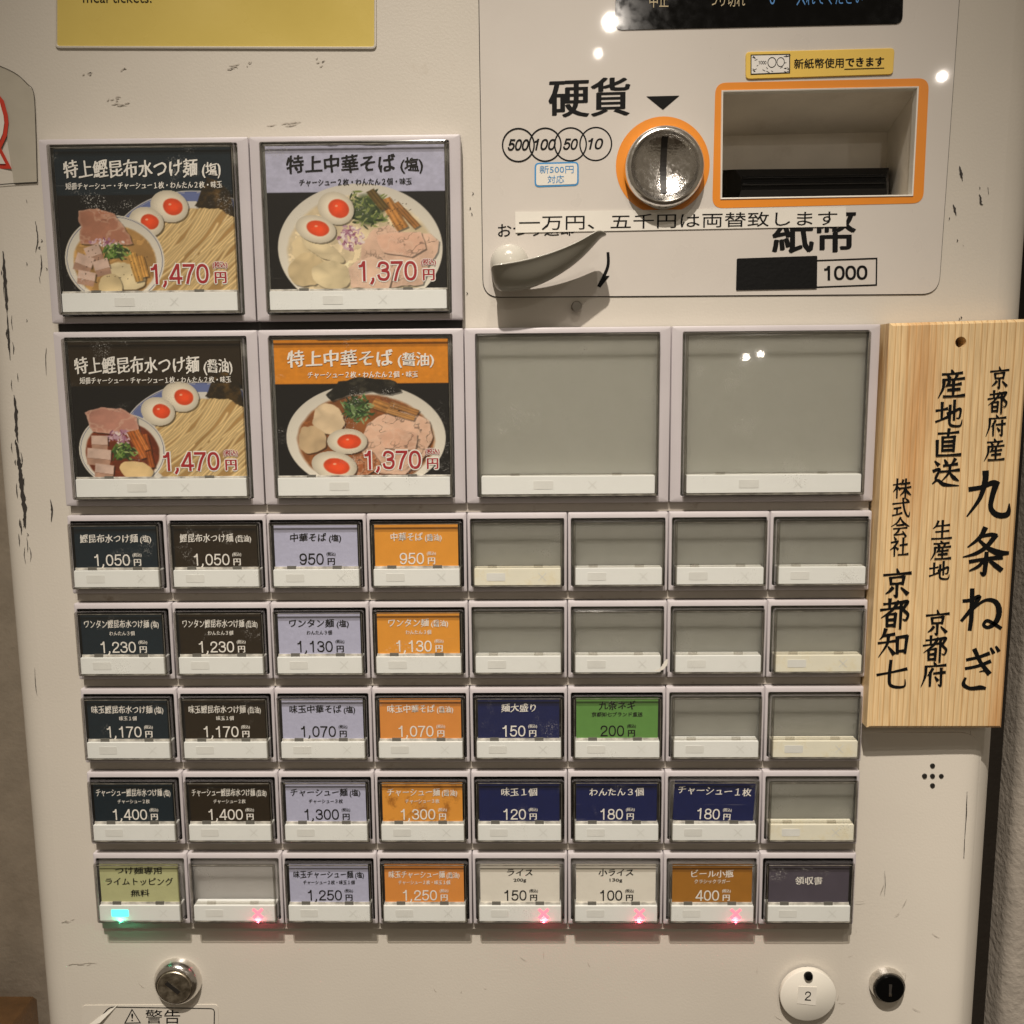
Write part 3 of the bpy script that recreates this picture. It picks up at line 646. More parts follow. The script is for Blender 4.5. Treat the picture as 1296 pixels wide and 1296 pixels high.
def price(t, s, m, y, cx, zc, cap, outline=None, x0=None):
    # digits, then yen with a tiny tax note above it, centred on cx
    def run(mm, o1, o2, yy):
        v, f = glyphs(s, o1); ch = glyphs('0', 0.0)[0]; h0 = ch[:, 1].max()-ch[:, 1].min(); sc = cap/h0
        wd = (glyphs(s, 0.0)[0].max(0)-glyphs(s, 0.0)[0].min(0))[0]*sc*.98
        tot = wd+cap*.40+cap*.62; X = cx-tot/2; l0 = glyphs(s, 0.0)[0].min(0)[0]
        t.mb.add([(X+(a-l0)*sc*.98, yy+LAY*q, zc-cap/2+b*sc) for a, b, q in v], f, t.mi(mm))
        v, f = glyphs('円', o2); g0 = glyphs('円', 0.0)[0]; lo = g0.min(0); hi = g0.max(0); e = cap*.60/(hi[0]-lo[0]); X2 = X+wd+cap*.36
        t.mb.add([(X2+(a-lo[0])*e, yy+LAY*q, zc-cap/2-.02*cap+(b-lo[1])*e*.95) for a, b, q in v], f, t.mi(mm))
        v, f = glyphs('(税込)', o2 if outline else o2*.7); g0 = glyphs('(税込)', 0.0)[0]; lo = g0.min(0); hi = g0.max(0); e = cap*.78/(hi[0]-lo[0])
        t.mb.add([(X2-cap*.09+(a-lo[0])*e, yy+LAY*q, zc+cap*.24+(b-lo[1])*e*1.15) for a, b, q in v], f, t.mi(mm))
    if outline: run(outline, .06, .10, y+.00012)
    run(m, .012 if outline else .004, .028, y)
WT, BK = 'white', 'ink'
def small(row, c0, cm, lines, pr, ink, label, lit=None, tilt=0.0, wid=None, pale=False):
    h, x, z, d = button('small', row, c0, card=cm, label=label, lit=lit, pale=pale)
    co = cardobj(h, x, z, d, M[cm], tilt); t = Text(); cx = x+.0290; y = YCARD-.00022
    n = 0
    for runs, zc, width, em in lines:
        n += 1; t.line(runs, M[ink], y, cx, z-zc, width, em, off=.016, brush=row*31+c0*7+n)
    if pr: price(t, pr, M[ink], y, cx+.0006, z-.0257, .0066)
    if tilt: rot(t, cx, z-.018, tilt)
    t.build('lettering', h)
SALT = ('(塩)', .85); SOY = ('(醤油)', .80)
def ttl(s, tag, zc, w, em=.0050): return ([(s, 1.0)]+([tag] if tag else []), zc, w, em)
def sub(s, w, zc=.0175): return ([(s, 1.0)], zc, w, .0029)
KON = '鰹昆布水つけ麺'
prices = {1: ('1,050', '950'), 2: ('1,230', '1,130'), 3: ('1,170', '1,070'), 4: ('1,400', '1,300')}
for row, pre, sb, sbw, sb2, sb2w, soba in ((1, '', None, 0, None, 0, '中華そば'), (2, 'ワンタン', 'わんたん３個', .0150, 'わんたん３個', .0150, 'ワンタン麺'), (3, '味玉', '味玉１個', .0105, None, 0, '味玉中華そば'), (4, 'チャーシュー', 'チャーシュー２枚', .0195, 'チャーシュー３枚', .0205, 'チャーシュー麺')):
    zt = {1: .0134, 2: .0120, 3: .0122, 4: .0120}[row]
    for c0, cm, ink, tag, nm in ((0, 'teal', WT, SALT, 'dark teal'), (1, 'brown', WT, SOY, 'dark brown')):
        full = pre+KON; w = {1: .0415, 2: .0440, 3: .0430, 4: .0450}[row]
        L = [ttl(full, tag, zt, w, .0052)]
        if sb: L.append(sub(sb, sbw))
        small(row, c0, cm, L, prices[row][0], ink, f'menu button with {nm} card reading {full} {prices[row][0]}円')
    for c0, cm, ink, tag, nm in ((2, 'lilac', BK, SALT, 'lilac'), (3, {3: 'orange2', 4: 'orangew'}.get(row, 'orangec'), WT, SOY, 'orange')):
        w = {1: .0295, 2: .0350, 3: .0390, 4: .0420}[row]; L = [ttl(soba, tag, zt, w, .0052)]
        if sb2: L.append(sub(sb2, sb2w))
        small(row, c0, cm, L, prices[row][1], ink, f'menu button with {nm} card reading {soba} {prices[row][1]}円')
small(3, 4, 'navy', [ttl('麺大盛り', None, .0118, .0205, .0054)], '150', WT, 'menu button with navy card reading 麺大盛り 150円')
small(3, 5, 'greenc', [ttl('九条ネギ', None, .0105, .0215, .0056), sub('京都知七ブランド直送', .0300, .0158)], '200', BK, 'menu button with green card reading 九条ネギ 200円')
small(4, 4, 'navy', [ttl('味玉１個', None, .0120, .0215, .0054)], '120', WT, 'menu button with navy card reading 味玉１個 120円')
small(4, 5, 'navy', [ttl('わんたん３個', None, .0120, .0325, .0054)], '180', WT, 'menu button with navy card reading わんたん３個 180円')
small(4, 6, 'navy', [ttl('チャーシュー１枚', None, .0115, .0435, .0056)], '180', WT, 'menu button with crooked navy card reading チャーシュー１枚 180円', tilt=-.045, pale=True)
h, x, z, d = button('small', 5, 0, card='paleg', label='menu button with pale green card, its green lamp lit', lit='g', pale=True)
cardobj(h, x, z, d, M['paleg']); t = Text()
for s, zc, w, em in (('つけ麺専用', .0100, .0285, .0050), ('ライムトッピング', .0172, .0415, .0052), ('無料', .0247, .0115, .0050)): t.line([(s, 1)], M['ink'], YCARD-.00022, x+.029, z-zc, w, em, off=.012, brush=5)
t.build('lettering', h)
button('small', 5, 1, label='blank menu button with its red cross lamp lit', lit='r', pale=True)
small(5, 2, 'lilac', [ttl('味玉チャーシュー麺', SALT, .0125, .0430, .0050), sub('チャーシュー２枚・味玉１個', .0315)], '1,250', BK, 'menu button with lilac card reading 味玉チャーシュー麺 1,250円')
small(5, 3, 'orange2', [ttl('味玉チャーシュー麺', SOY, .0125, .0430, .0050), sub('チャーシュー２枚・味玉１個', .0315)], '1,250', WT, 'menu button with orange card reading 味玉チャーシュー麺 1,250円')
small(5, 4, 'whitec', [ttl('ライス', None, .0112, .0155, .0050), sub('200g', .0078, .0158)], '150', BK, 'menu button with white card reading ライス 150円, red cross lit', lit='r', pale=True)
small(5, 5, 'whitec', [ttl('小ライス', None, .0112, .0210, .0050), sub('130g', .0078, .0158)], '100', BK, 'menu button with white card reading 小ライス 100円, red cross lit', lit='r', pale=True)
small(5, 6, 'ochre', [ttl('ビール小瓶', None, .0120, .0255, .0052), sub('クラシックラガー', .0215, .0168)], '400', WT, 'menu button with ochre card reading ビール小瓶 400円, red cross lit', lit='r', pale=True)
small(5, 7, 'slate', [ttl('領収書', None, .0165, .0165, .0054)], None, WT, 'menu button with slate grey card reading 領収書')
olds = {(1, 4), (2, 7), (3, 7), (4, 7)}
for row, cs in ((1, (4, 5, 6, 7)), (2, (4, 5, 6, 7)), (3, (6, 7)), (4, (7,))):
    for c0 in cs: button('small', row, c0, old=(row, c0) in olds, label='blank menu button with empty grey window')
for c0 in (4, 6): button('big', 'B', c0, label='large blank menu button with empty grey window')

# ------------------------------------------------------------------ photo cards (printed pictures as colour on a fine grid)
NX, NY = 250, 196
UU, VV = np.meshgrid(np.linspace(0, 1, NX), np.linspace(0, 1, NY)); ASP = .80
def vnoise(x, y, s, seed, oct=3):
    tot = np.zeros_like(x); amp = 1; nrm = 0
    for o in range(oct):
        r = np.random.default_rng(seed*17+o); G = r.random((64, 64)); X = (x*s*2**o) % 63; Y = (y*s*2**o) % 63
        i = X.astype(int); j = Y.astype(int); fx = X-i; fy = Y-j; fx = fx*fx*(3-2*fx); fy = fy*fy*(3-2*fy); i2 = (i+1) % 64; j2 = (j+1) % 64
        tot += amp*(G[j, i]*(1-fx)*(1-fy)+G[j, i2]*fx*(1-fy)+G[j2, i]*(1-fx)*fy+G[j2, i2]*fx*fy); nrm += amp; amp *= .55
    return tot/nrm
class Pic:
    def __init__(s, bgc): s.c = np.zeros((NY, NX, 3)); s.c[:] = np.array(bgc); s.n = 0
    def seed(s): s.n += 1; return s.n
    def lay(s, mask, colr):
        m = np.clip(mask, 0, 1)[..., None]; s.c = s.c*(1-m)+np.asarray(colr)*m
    def ell(s, cx, cy, rx, ry, rotd=0, wob=0.0, soft=.02):
        a = math.radians(rotd); dx = UU-cx; dy = (VV-cy)*ASP; x = dx*math.cos(a)+dy*math.sin(a); y = -dx*math.sin(a)+dy*math.cos(a)
        q = np.sqrt((x/rx)**2+(y/(ry*ASP))**2)
        if wob: q = q+wob*(vnoise(UU, VV, 14, s.seed()+40)-.5)*2
        return np.clip((1-q)/soft, 0, 1), q, x, y
    def poly(s, pts, wob=0.0, soft=.006):
        d = np.full(UU.shape, 1e9); n = len(pts); sg = sum(pts[i-1][0]*pts[i][1]-pts[i][0]*pts[i-1][1] for i in range(n)); sg = 1 if sg > 0 else -1
        inside = np.zeros(UU.shape, bool); x = UU+wob*(vnoise(UU, VV, 12, s.seed()+60)-.5); y = VV+wob*(vnoise(UU, VV, 12, s.seed()+61)-.5)
        for i in range(n):
            (x1, y1), (x2, y2) = pts[i-1], pts[i]
            cond = (y1 > y) != (y2 > y); xi = (x2-x1)*(y-y1)/((y2-y1) if abs(y2-y1) > 1e-9 else 1e-9)+x1; inside ^= cond & (x < xi)
            t = np.clip(((x-x1)*(x2-x1)+(y-y1)*(y2-y1))/((x2-x1)**2+(y2-y1)**2), 0, 1); d = np.minimum(d, np.hypot(x-x1-t*(x2-x1), y-y1-t*(y2-y1)))
        return np.where(inside, np.clip(.5+d/soft, 0, 1), np.clip(.5-d/soft, 0, 1)), np.where(inside, d, 0)
    def shade(s, base, n, lo=.75, hi=1.2): return np.array(base)[None, None, :]*(lo+(hi-lo)*n)[..., None]
    def drop(s, m, dx=.008, dy=.012, k=.45):      # contact shadow in the photograph that is printed here
        sh = np.roll(np.roll(m, int(dx*NX), 1), int(dy*NY), 0); s.c *= (1-k*np.clip(sh, 0, 1))[..., None]
    def egg(s, cx, cy, rx, ry, r=0, yo=(.012, 0), yr=.54):
        m, q, x, y = s.ell(cx, cy, rx, ry, r); s.drop(m)
        s.lay(m, s.shade((236, 226, 204), np.clip(1.05-q*q*.55, 0, 1), .62, 1.06))
        m, q, x, y = s.ell(cx+yo[0], cy+yo[1], rx*yr, ry*yr, r, .05, .12); n = vnoise(UU, VV, 20, s.seed())
        s.lay(m, s.shade((222, 74, 32), 1-.5*q+.35*n, .62, 1.12)); h, *_ = s.ell(cx+yo[0]*.2, cy+yo[1]-ry*.16, rx*.10, ry*.08, 0, .1, .5); s.lay(h*.8, (255, 205, 170))
    def noodles(s, cx, cy, rx, ry):
        m, q, x, y = s.ell(cx, cy, rx, ry, 0, .05, .03); s.drop(m, .004, .004, .4)
        r = np.random.default_rng(s.seed()+700); wx = vnoise(UU, VV, 4, s.seed())
        s.lay(m, s.shade((196, 156, 96), wx, .8, 1.0)); P_ = (UU-cx)*.62-(VV-cy)*.72; Q_ = (UU-cx)*.76+(VV-cy)*.62
        for k in range(190):                      # single strands, laid over one another in loose bundles
            q0 = r.uniform(-.46, .46); bend = r.normal(0, .10)+.55*q0; f1 = r.uniform(5, 11); ph = r.uniform(0, 6.28); amp = r.uniform(.004, .012); w = r.uniform(.0072, .0105); p0 = r.uniform(-.5, .3); p1 = p0+r.uniform(.25, .7)
            dd = np.abs(Q_-(q0+bend*P_**2*2.2+amp*np.sin(f1*P_*2+ph)))/w
            tt = P_; ml = np.clip(1.25-dd, 0, 1)*m*np.clip((tt-p0)/.02, 0, 1)*np.clip((p1-tt)/.02, 0, 1)
            s.lay(np.clip(ml*2, 0, 1), s.shade((240, 208, 148), np.clip(1-dd*.75, 0, 1), .70, r.uniform(.94, 1.06)))
    def meat(s, pts, base=(178, 122, 98), wob=.03, seedn=0):
        m, d = s.poly(pts, wob); s.drop(m); n = vnoise(UU, VV, 9, s.seed(), 4); g = np.abs(vnoise(UU, VV, 13, s.seed(), 3)-.5)*2
        c = s.shade(base, n, .84, 1.16); fat = np.clip(1-g*7, 0, 1)[..., None]; c = c*(1-fat*.4)+np.array((238, 208, 184))*fat*.4
        cr = np.clip(1-np.abs(vnoise(UU+.2*VV, VV, 17, s.seed(), 3)-.5)*26, 0, 1)*np.clip((vnoise(UU, VV, 6, s.seed())-.42)*6, 0, 1); c = c*(1-.42*cr[..., None])
        e = np.clip(1-d/.016, 0, 1)[..., None]; c = c*(1-e*.35)+np.array((235, 205, 184))*e*.35*(m[..., None] > .3)
        s.lay(m, c)
    def greens(s, cx, cy, rx, ry, n=46, cols=((92, 128, 52), (58, 92, 40), (134, 160, 84), (40, 62, 32), (170, 188, 120))):
        r = np.random.default_rng(s.seed()+300); m, *_ = s.ell(cx, cy, rx*.9, ry*.9, 0, .25, .3); s.lay(m*.9, (50, 70, 36))
        for k in range(n):
            a = r.uniform(0, 6.28); q = math.sqrt(r.random()); x = cx+rx*q*math.cos(a); y = cy+ry*q*math.sin(a); m, *_ = s.ell(x, y, r.uniform(.012, .034), r.uniform(.005, .011), r.uniform(-70, 70), 0, .35); s.lay(m, cols[r.integers(len(cols))])
    def wonton(s, cx, cy, rx, ry, r=0, base=(232, 212, 170)):
        m, q, x, y = s.ell(cx, cy, rx, ry, r, .16, .06); s.drop(m); n = vnoise(UU+.3*VV, VV, 10, s.seed(), 3); f = np.abs(vnoise(UU+.2*VV, VV-.2*UU, 7, s.seed(), 2)-.5)*5; s.lay(m, s.shade(base, np.clip(.5*n+.4*np.clip(f, 0, 1)+.25-.15*q, 0, 1.1), .76, 1.08))
    def cube(s, cx, cy, w, h, r=0):
        a = math.radians(r)
        def T(p, q): return (cx+p*math.cos(a)-q*math.sin(a), cy+(p*math.sin(a)+q*math.cos(a))/ASP)
        m, d = s.poly([T(-w, -h), T(w, -h), T(w, h*.2), T(-w, h*.2)]); s.drop(m); s.lay(m, s.shade((222, 192, 176), vnoise(UU, VV, 16, s.seed()), .85, 1.12))
        m, d = s.poly([T(-w, h*.2), T(w, h*.2), T(w*.92, h), T(-w*.95, h)]); s.lay(m, s.shade((190, 150, 128), vnoise(UU, VV, 16, s.seed()), .8, 1.15))
    def stick(s, x0, y0, x1, y1, w, base=(168, 118, 64)):
        d = Vector((x1-x0, y1-y0)).normalized(); nn = Vector((-d.y, d.x))*w; m, dd = s.poly([(x0+nn.x, y0+nn.y), (x1+nn.x, y1+nn.y), (x1-nn.x, y1-nn.y), (x0-nn.x, y0-nn.y)], .008); s.drop(m)
        g = np.abs(np.sin(((UU-x0)*nn.x+(VV-y0)*nn.y)/w/w*4)); s.lay(m, s.shade(base, .5*g+.6*vnoise(UU, VV, 24, s.seed()), .6, 1.25))
    def onion(s, cx, cy, rx, ry, n=60):
        r = np.random.default_rng(s.seed()+500)
        for k in range(n):
            a = r.uniform(0, 6.28); q = math.sqrt(r.random()); m, *_ = s.ell(cx+rx*q*math.cos(a), cy+ry*q*math.sin(a), r.uniform(.008, .02), r.uniform(.006, .012), r.uniform(-90, 90), 0, .3); s.lay(m, ((214, 180, 190), (236, 220, 216), (178, 128, 150), (196, 160, 176), (150, 90, 118))[r.integers(5)])
    def nori(s, pts, base=(52, 40, 20), gold=(132, 98, 44)):
        m, d = s.poly(pts, .03); s.drop(m); n = vnoise(UU, VV, 22, s.seed(), 4); k = np.clip((n-.50)*4, 0, 1)[..., None]*(np.clip(1.25-VV*2.2, .12, 1))[..., None]; s.lay(m, s.shade(base, n, .4, 1.3)*(1-k)+np.array(gold)*k)
    def pepper(s, cx, cy, rx, ry, n=40):
        r = np.random.default_rng(s.seed()+900)
        for k in range(n):
            a = r.uniform(0, 6.28); q = math.sqrt(r.random()); m, *_ = s.ell(cx+rx*q*math.cos(a), cy+ry*q*math.sin(a), .0045, .005, 0, 0, .6); s.lay(m*.8, (60, 45, 30))
    def bowl(s, cx, cy, rx, ry, broth, br=.86, line=True, oily=.25, by=.02):
        m, q, x, y = s.ell(cx, cy, rx, ry, 0, 0, .012); s.lay(m, s.shade((234, 228, 214), np.clip(1.1-.35*q+.25*(y/ry), 0, 1), .70, 1.06))
        if line:
            ln = np.clip(1-np.abs(q-.955)/.011, 0, 1)*m; s.lay(ln*.9, (50, 62, 110))
        mm, q2, *_ = s.ell(cx, cy+by, rx*br, ry*br, 0, .02, .05); n = vnoise(UU, VV, 8, s.seed(), 4); o = vnoise(UU, VV, 26, s.seed(), 2)
        s.lay(mm, s.shade(broth, n+.3*(o > .66), .75, 1.2))
    def banner(s, colr, v1, slope=0.0):
        n = vnoise(UU, VV, 40, s.seed(), 2); s.lay(np.clip((v1+slope*(UU-.5)-VV)/.005, 0, 1), s.shade(colr, n, .94, 1.06))
def tsukemen(bgc, soy):
    p = Pic((12, 11, 12)); p.banner(bgc, .325)
    m, q, *_ = p.ell(.76, .77, .50, .475, 0, 0, .01); p.lay(m, p.shade((214, 210, 202), np.clip(1.1-.3*q, 0, 1), .8, 1.05))
    pat = (np.abs(q-.90) < .065)*(.35+.65*(vnoise(UU, VV, 9, 3) > .42)); p.lay(m*pat*.85, (84, 100, 158)); ln = np.clip(1-np.abs(q-.975)/.012, 0, 1); p.lay(ln*m, (70, 84, 140))
    p.nori([(.78, .40), (.855, .20), (.93, .25), (.985, .30), (1.02, .63), (.93, .50)])
    p.noodles(.80, .80, .36, .385)
    p.egg(.634, .405, .108, .112, 12, (.02, .004), .55); p.egg(.498, .512, .100, .105, 14, (.02, 0), .54)
    if not soy:
        p.bowl(.305, .775, .285, .315, (188, 146, 88), .85)
        p.meat([(.115, .43), (.22, .405), (.32, .45), (.375, .56), (.42, .66), (.33, .68), (.11, .66), (.12, .55)])
        p.onion(.26, .65, .10, .025, 26)
        p.wonton(.36, .90, .12, .10, 10, (240, 222, 178)); p.wonton(.27, .96, .07, .09, 50, (230, 208, 160)); p.stick(.40, .73, .44, .93, .025, (206, 158, 84)); p.stick(.45, .75, .475, .9, .02, (196, 146, 76))
        p.greens(.315, .725, .075, .055, 46); p.cube(.19, .735, .045, .05, -18); p.cube(.125, .80, .05, .05, 22); p.cube(.23, .83, .045, .045, -14); p.cube(.135, .905, .05, .04, 12)
        p.pepper(.30, .80, .2, .17, 46)
    else:
        p.bowl(.275, .80, .255, .28, (120, 52, 26), .87)
        p.meat([(.075, .52), (.16, .475), (.28, .485), (.375, .56), (.38, .66), (.24, .68), (.10, .66)], (196, 140, 122))
        p.onion(.28, .70, .10, .05, 70); p.stick(.33, .66, .40, .86, .022, (186, 104, 46)); p.stick(.41, .68, .445, .93, .018, (168, 88, 40)); p.stick(.365, .65, .42, .80, .016, (200, 120, 60))
        p.wonton(.35, .95, .10, .07, 10, (238, 206, 150)); p.greens(.285, .815, .07, .065, 50); p.cube(.145, .745, .048, .045, 2); p.cube(.135, .85, .07, .05, 6); p.cube(.16, .96, .055, .045, 8)
    return p
def chuka(bgc, soy):
    p = Pic((14, 13, 14)); p.banner(bgc, .322)
    if not soy:
        p.bowl(.515, .715, .468, .455, (222, 204, 168), .90, False, by=.03)
        p.wonton(.24, .74, .12, .11, 28); p.wonton(.30, .72, .14, .05, 30, (236, 218, 178)); p.wonton(.21, .86, .11, .12, -20, (226, 204, 160)); p.wonton(.35, .90, .12, .10, 10, (238, 220, 178))
        p.meat([(.52, .70), (.60, .58), (.68, .55), (.74, .60), (.90, .62), (.955, .66), (.95, .74), (.90, .84), (.86, .97), (.60, 1.0), (.50, .90)], (226, 190, 166), .03); p.meat([(.60, .63), (.72, .60), (.86, .60), (.89, .72), (.80, .78), (.64, .74)], (222, 180, 156), .03); p.meat([(.44, .84), (.58, .76), (.70, .86), (.66, 1.0), (.46, 1.0)], (230, 196, 172), .03)
        p.greens(.565, .435, .125, .135, 80, ((92, 112, 56), (58, 78, 40), (130, 142, 80), (40, 56, 30), (150, 158, 98)))
        p.stick(.66, .37, .76, .58, .034, (184, 128, 66)); p.stick(.58, .31, .66, .44, .025, (104, 84, 42)); p.stick(.72, .40, .84, .57, .022, (150, 104, 56)); p.pepper(.72, .47, .09, .1, 30)
        p.onion(.462, .635, .075, .085, 90); p.egg(.385, .432, .105, .112, 25, (.016, .002), .60); p.egg(.268, .575, .116, .095, 14, (.012, -.005), .60)
    else:
        p.bowl(.515, .72, .466, .40, (140, 84, 44), .87, False, by=.02)
        p.wonton(.30, .58, .095, .12, 20, (226, 202, 166)); p.wonton(.20, .73, .08, .11, -10, (214, 186, 146)); p.wonton(.42, .72, .08, .05, 0, (180, 130, 80))
        p.meat([(.52, .62), (.62, .54), (.76, .53), (.88, .60), (.91, .72), (.84, .88), (.74, 1.0), (.56, .98), (.48, .80)], (226, 186, 160), .03); p.meat([(.58, .70), (.70, .65), (.82, .70), (.80, .82), (.62, .80)], (220, 176, 150), .03)
        p.meat([(.44, .86), (.55, .82), (.60, .92), (.52, 1.0), (.46, 1.0)], (176, 104, 62), .02)
        p.stick(.56, .46, .70, .53, .035, (176, 124, 66)); p.stick(.66, .47, .82, .54, .022, (164, 116, 66)); p.stick(.64, .52, .80, .58, .018, (190, 140, 84))
        p.nori([(.30, .40), (.36, .31), (.48, .275), (.60, .28), (.69, .31), (.73, .38), (.66, .41), (.56, .38), (.42, .40), (.33, .44)], (34, 32, 26), (86, 82, 66))
        p.greens(.475, .50, .095, .10, 70, ((70, 106, 52), (46, 78, 40), (112, 140, 84), (150, 172, 120), (36, 56, 32)))
        p.egg(.405, .745, .118, .095, 0, (.012, .002), .62); p.egg(.325, .925, .135, .105, 10, (.014, .005), .60)
    return p
def photo_card(h, x, z, k, pic):
    gx = x+k[0]+(k[1]-k[0])*UU.ravel(); gz = z-k[2]-(k[3]-k[2])*VV.ravel()
    v = np.stack([gx, np.full(gx.shape, YCARD), gz], 1); I = np.arange(NX*NY).reshape(NY, NX)
    f = np.stack([I[1:, :-1].ravel(), I[1:, 1:].ravel(), I[:-1, 1:].ravel(), I[:-1, :-1].ravel()], 1)
    me = bpy.data.meshes.new('photo_card'); me.vertices.add(len(v)); me.vertices.foreach_set('co', v.ravel()); me.loops.add(f.size); me.loops.foreach_set('vertex_index', f.ravel().astype(np.int32))
    me.polygons.add(len(f)); me.polygons.foreach_set('loop_start', np.arange(0, f.size, 4, dtype=np.int32)); me.update(calc_edges=True)
    c = np.clip(pic.c/255, 0, 1); c = np.where(c <= .04045, c/12.92, ((c+.055)/1.055)**2.4); rgba = np.ones((len(v), 4)); rgba[:, :3] = c.reshape(-1, 3)*.88
    a = me.color_attributes.new('print', 'FLOAT_COLOR', 'POINT'); a.data.foreach_set('color', rgba.ravel().astype(np.float32)); me.materials.append(M['photo'])
    return link('photo_card', me, h)
def big(row, c0, pic, runs, tb, sbt, sb_, pr, pb, ink, label):
    h, x, z, d = button('big', row, c0, card='photo', label=label); k = d['k']; photo_card(h, x, z, k, pic)
    t = Text(); y = YCARD-.0003; w = k[1]-k[0]; hh = k[3]-k[2]
    t.line(runs, M[ink], y, x+k[0]+w*(tb[0]+tb[1])/2, z-k[2]-hh*tb[2], w*(tb[1]-tb[0]), .0098, off=.022, brush=c0+3)
    t.line([(sbt, 1)], M[ink], y, x+k[0]+w*(sb_[0]+sb_[1])/2, z-k[2]-hh*sb_[2], w*(sb_[1]-sb_[0]), .0039, off=.022, brush=c0+4)
    price(t, pr, M['redink'], y, x+k[0]+w*pb[0], z-k[2]-hh*pb[1], .0102, outline=M['white'])
    t.build('lettering', h)
big('A', 0, tsukemen((14, 32, 42), False), [('特上鰹昆布水つけ麺', 1), (' (塩)', .8)], (.05, .935, .150), '短冊チャーシュー・チャーシュー１枚・わんたん２枚・味玉', (.055, .94, .262), '1,470', (.725, .880), WT, 'large photo button of dipping noodles on dark teal card, 1,470円')
big('A', 2, chuka((186, 187, 212), False), [('特上中華そば', 1), (' (塩)', .8)], (.115, .88, .135), 'チャーシュー２枚・わんたん２個・味玉', (.185, .815, .255), '1,370', (.72, .875), BK, 'large photo button of ramen bowl on lilac card, 1,370円')
big('B', 0, tsukemen((42, 31, 16), True), [('特上鰹昆布水つけ麺', 1), ('(醤油)', .8)], (.03, .945, .180), '短冊チャーシュー・チャーシュー１枚・わんたん２枚・味玉', (.055, .935, .285), '1,470', (.73, .885), WT, 'large photo button of dipping noodles on dark brown card, 1,470円')
big('B', 2, chuka((222, 140, 34), True), [('特上中華そば', 1), (' (醤油)', .8)], (.075, .92, .145), 'チャーシュー２枚・わんたん２個・味玉', (.19, .825, .258), '1,370', (.72, .885), WT, 'large photo button of ramen bowl on orange card, 1,370円')
# rails behind the rows; row A gets a dark bar painting the gap's shade
for row, (zt, hd) in ROWS.items():
    nco = 4 if row == 'A' else 8
    z1 = ZC+zt-hd+.0025; z0 = ZC+zt-hd-(.0043 if row == 'A' else .0054); x0 = -4*PT+.0012; x1 = (nco-4)*PT-.0012
    m = MB(); m.box(x0, x1, -.0020 if row == 'A' else -.0042, -.0001, z0, z1 if row == 'A' else z1-.0001)
    child('button_rail', m, M['dark'] if row == 'A' else M['rail'])

# ------------------------------------------------------------------ locks
cx, cz = pz(226, 1240); k = child('key_lock', lathe(cx, cz, [(.0150, 0), (.0149, -.0012), (.0142, -.0038), (.0130, -.0058), (.0116, -.0070), (.0111, -.0070), (.0108, -.0064)], n=48), M['chrome'], smooth=50)
f_ = lathe(cx, cz, [(.0106, -.0055), (.0106, -.0076), (.0102, -.0080)], n=40); fo_ = child('lock_face', f_, M['lockface'], k, smooth=40)
m = MB(); a = math.radians(-42); w, l_ = .0013, .0052
pts = [(cx+p*math.cos(a)-q*math.sin(a)-.0008, cz+p*math.sin(a)+q*math.cos(a)) for p, q in ((-l_, -w), (l_, -w), (l_, w), (-l_, w))]; slab(pts, -.0083, -.0079, mb=m)
child('keyhole', m, M['dark'], fo_)
cx, cz = pz(1121, 1243); k = child('key_lock', lathe(cx, cz, [(.0106, 0), (.0106, -.004), (.0098, -.0065), (.0092, -.0068)], n=40), M['chrome'], sidep, smooth=50) if False else child('key_lock', lathe(cx, cz, [(.0108, 0), (.0108, -.0030), (.0100, -.0055), (.0092, -.0058)], n=40), M['chrome_worn'], smooth=50)
fo_ = child('lock_face', lathe(cx, cz, [(.0091, -.0050), (.0091, -.0068), (.0086, -.0074)], n=40), M['black'], k, smooth=40)
m = MB(); slab(ccw([(cx-.0006, cz-.0045), (cx+.0006, cz-.0045), (cx+.0009, cz+.0035), (cx-.0009, cz+.0035)]), -.0077, -.0073, mb=m); child('keyhole', m, M['line'], fo_)
m = MB(); slab(ccw([(cx-.0008, cz-.0042), (cx+.0010, cz-.0042), (cx+.0010, cz-.0026), (cx-.0008, cz-.0026)]), -.0079, -.0075, mb=m); child('key_glint', m, M['chrome'], fo_)
# clean pale halos left where the locks and the tag rub
# ------------------------------------------------------------------ warning sticker
YS = -.0004
ws = ccw(rpoly([pz(104, 1272), pz(104, 1330), pz(278, 1330), pz(276, 1271)], .0028, 4))
wst = child('warning_sticker', slab(ws, YS, 0), mat('sticker_film', (.64, .60, .53), .3, var=.02))
t = Text(); y = YS-.0002
bd = ccw(rpoly([pz(113, 1303, y), pz(118, 1330, y), pz(271, 1330, y), pz(272, 1276, y), pz(138, 1274, y)], .003, 4))
t.mb.loft([at(bd, y), at(inset(bd, .0006), y)], t.mi(M['ink']))
tri = ccw([pz(167, 1276.5, y), pz(157, 1295.5, y), pz(178.5, 1295, y)]); t.mb.loft([at(tri, y), at(inset(tri, .0006), y)], t.mi(M['ink']))
t.px('!', M['ink'], y, 166, 1282.5, 168.5, 1292.5); t.px('警告', M['ink'], y, 184, 1278, 228, 1295.5)
t.build('lettering', wst)
m = MB(); fl = [pz(150, 1271, YS), pz(128, 1292, YS), pz(108, 1300, YS), pz(128, 1284, YS)]
m.add([(fl[0][0], YS-.0002, fl[0][1]), (fl[1][0], YS-.0022, fl[1][1]), (fl[2][0], YS-.0004, fl[2][1]), (fl[3][0], YS-.0012, fl[3][1])], [(0, 3, 1), (3, 2, 1)]); child('peeling_flap', m, M['paper'], wst)
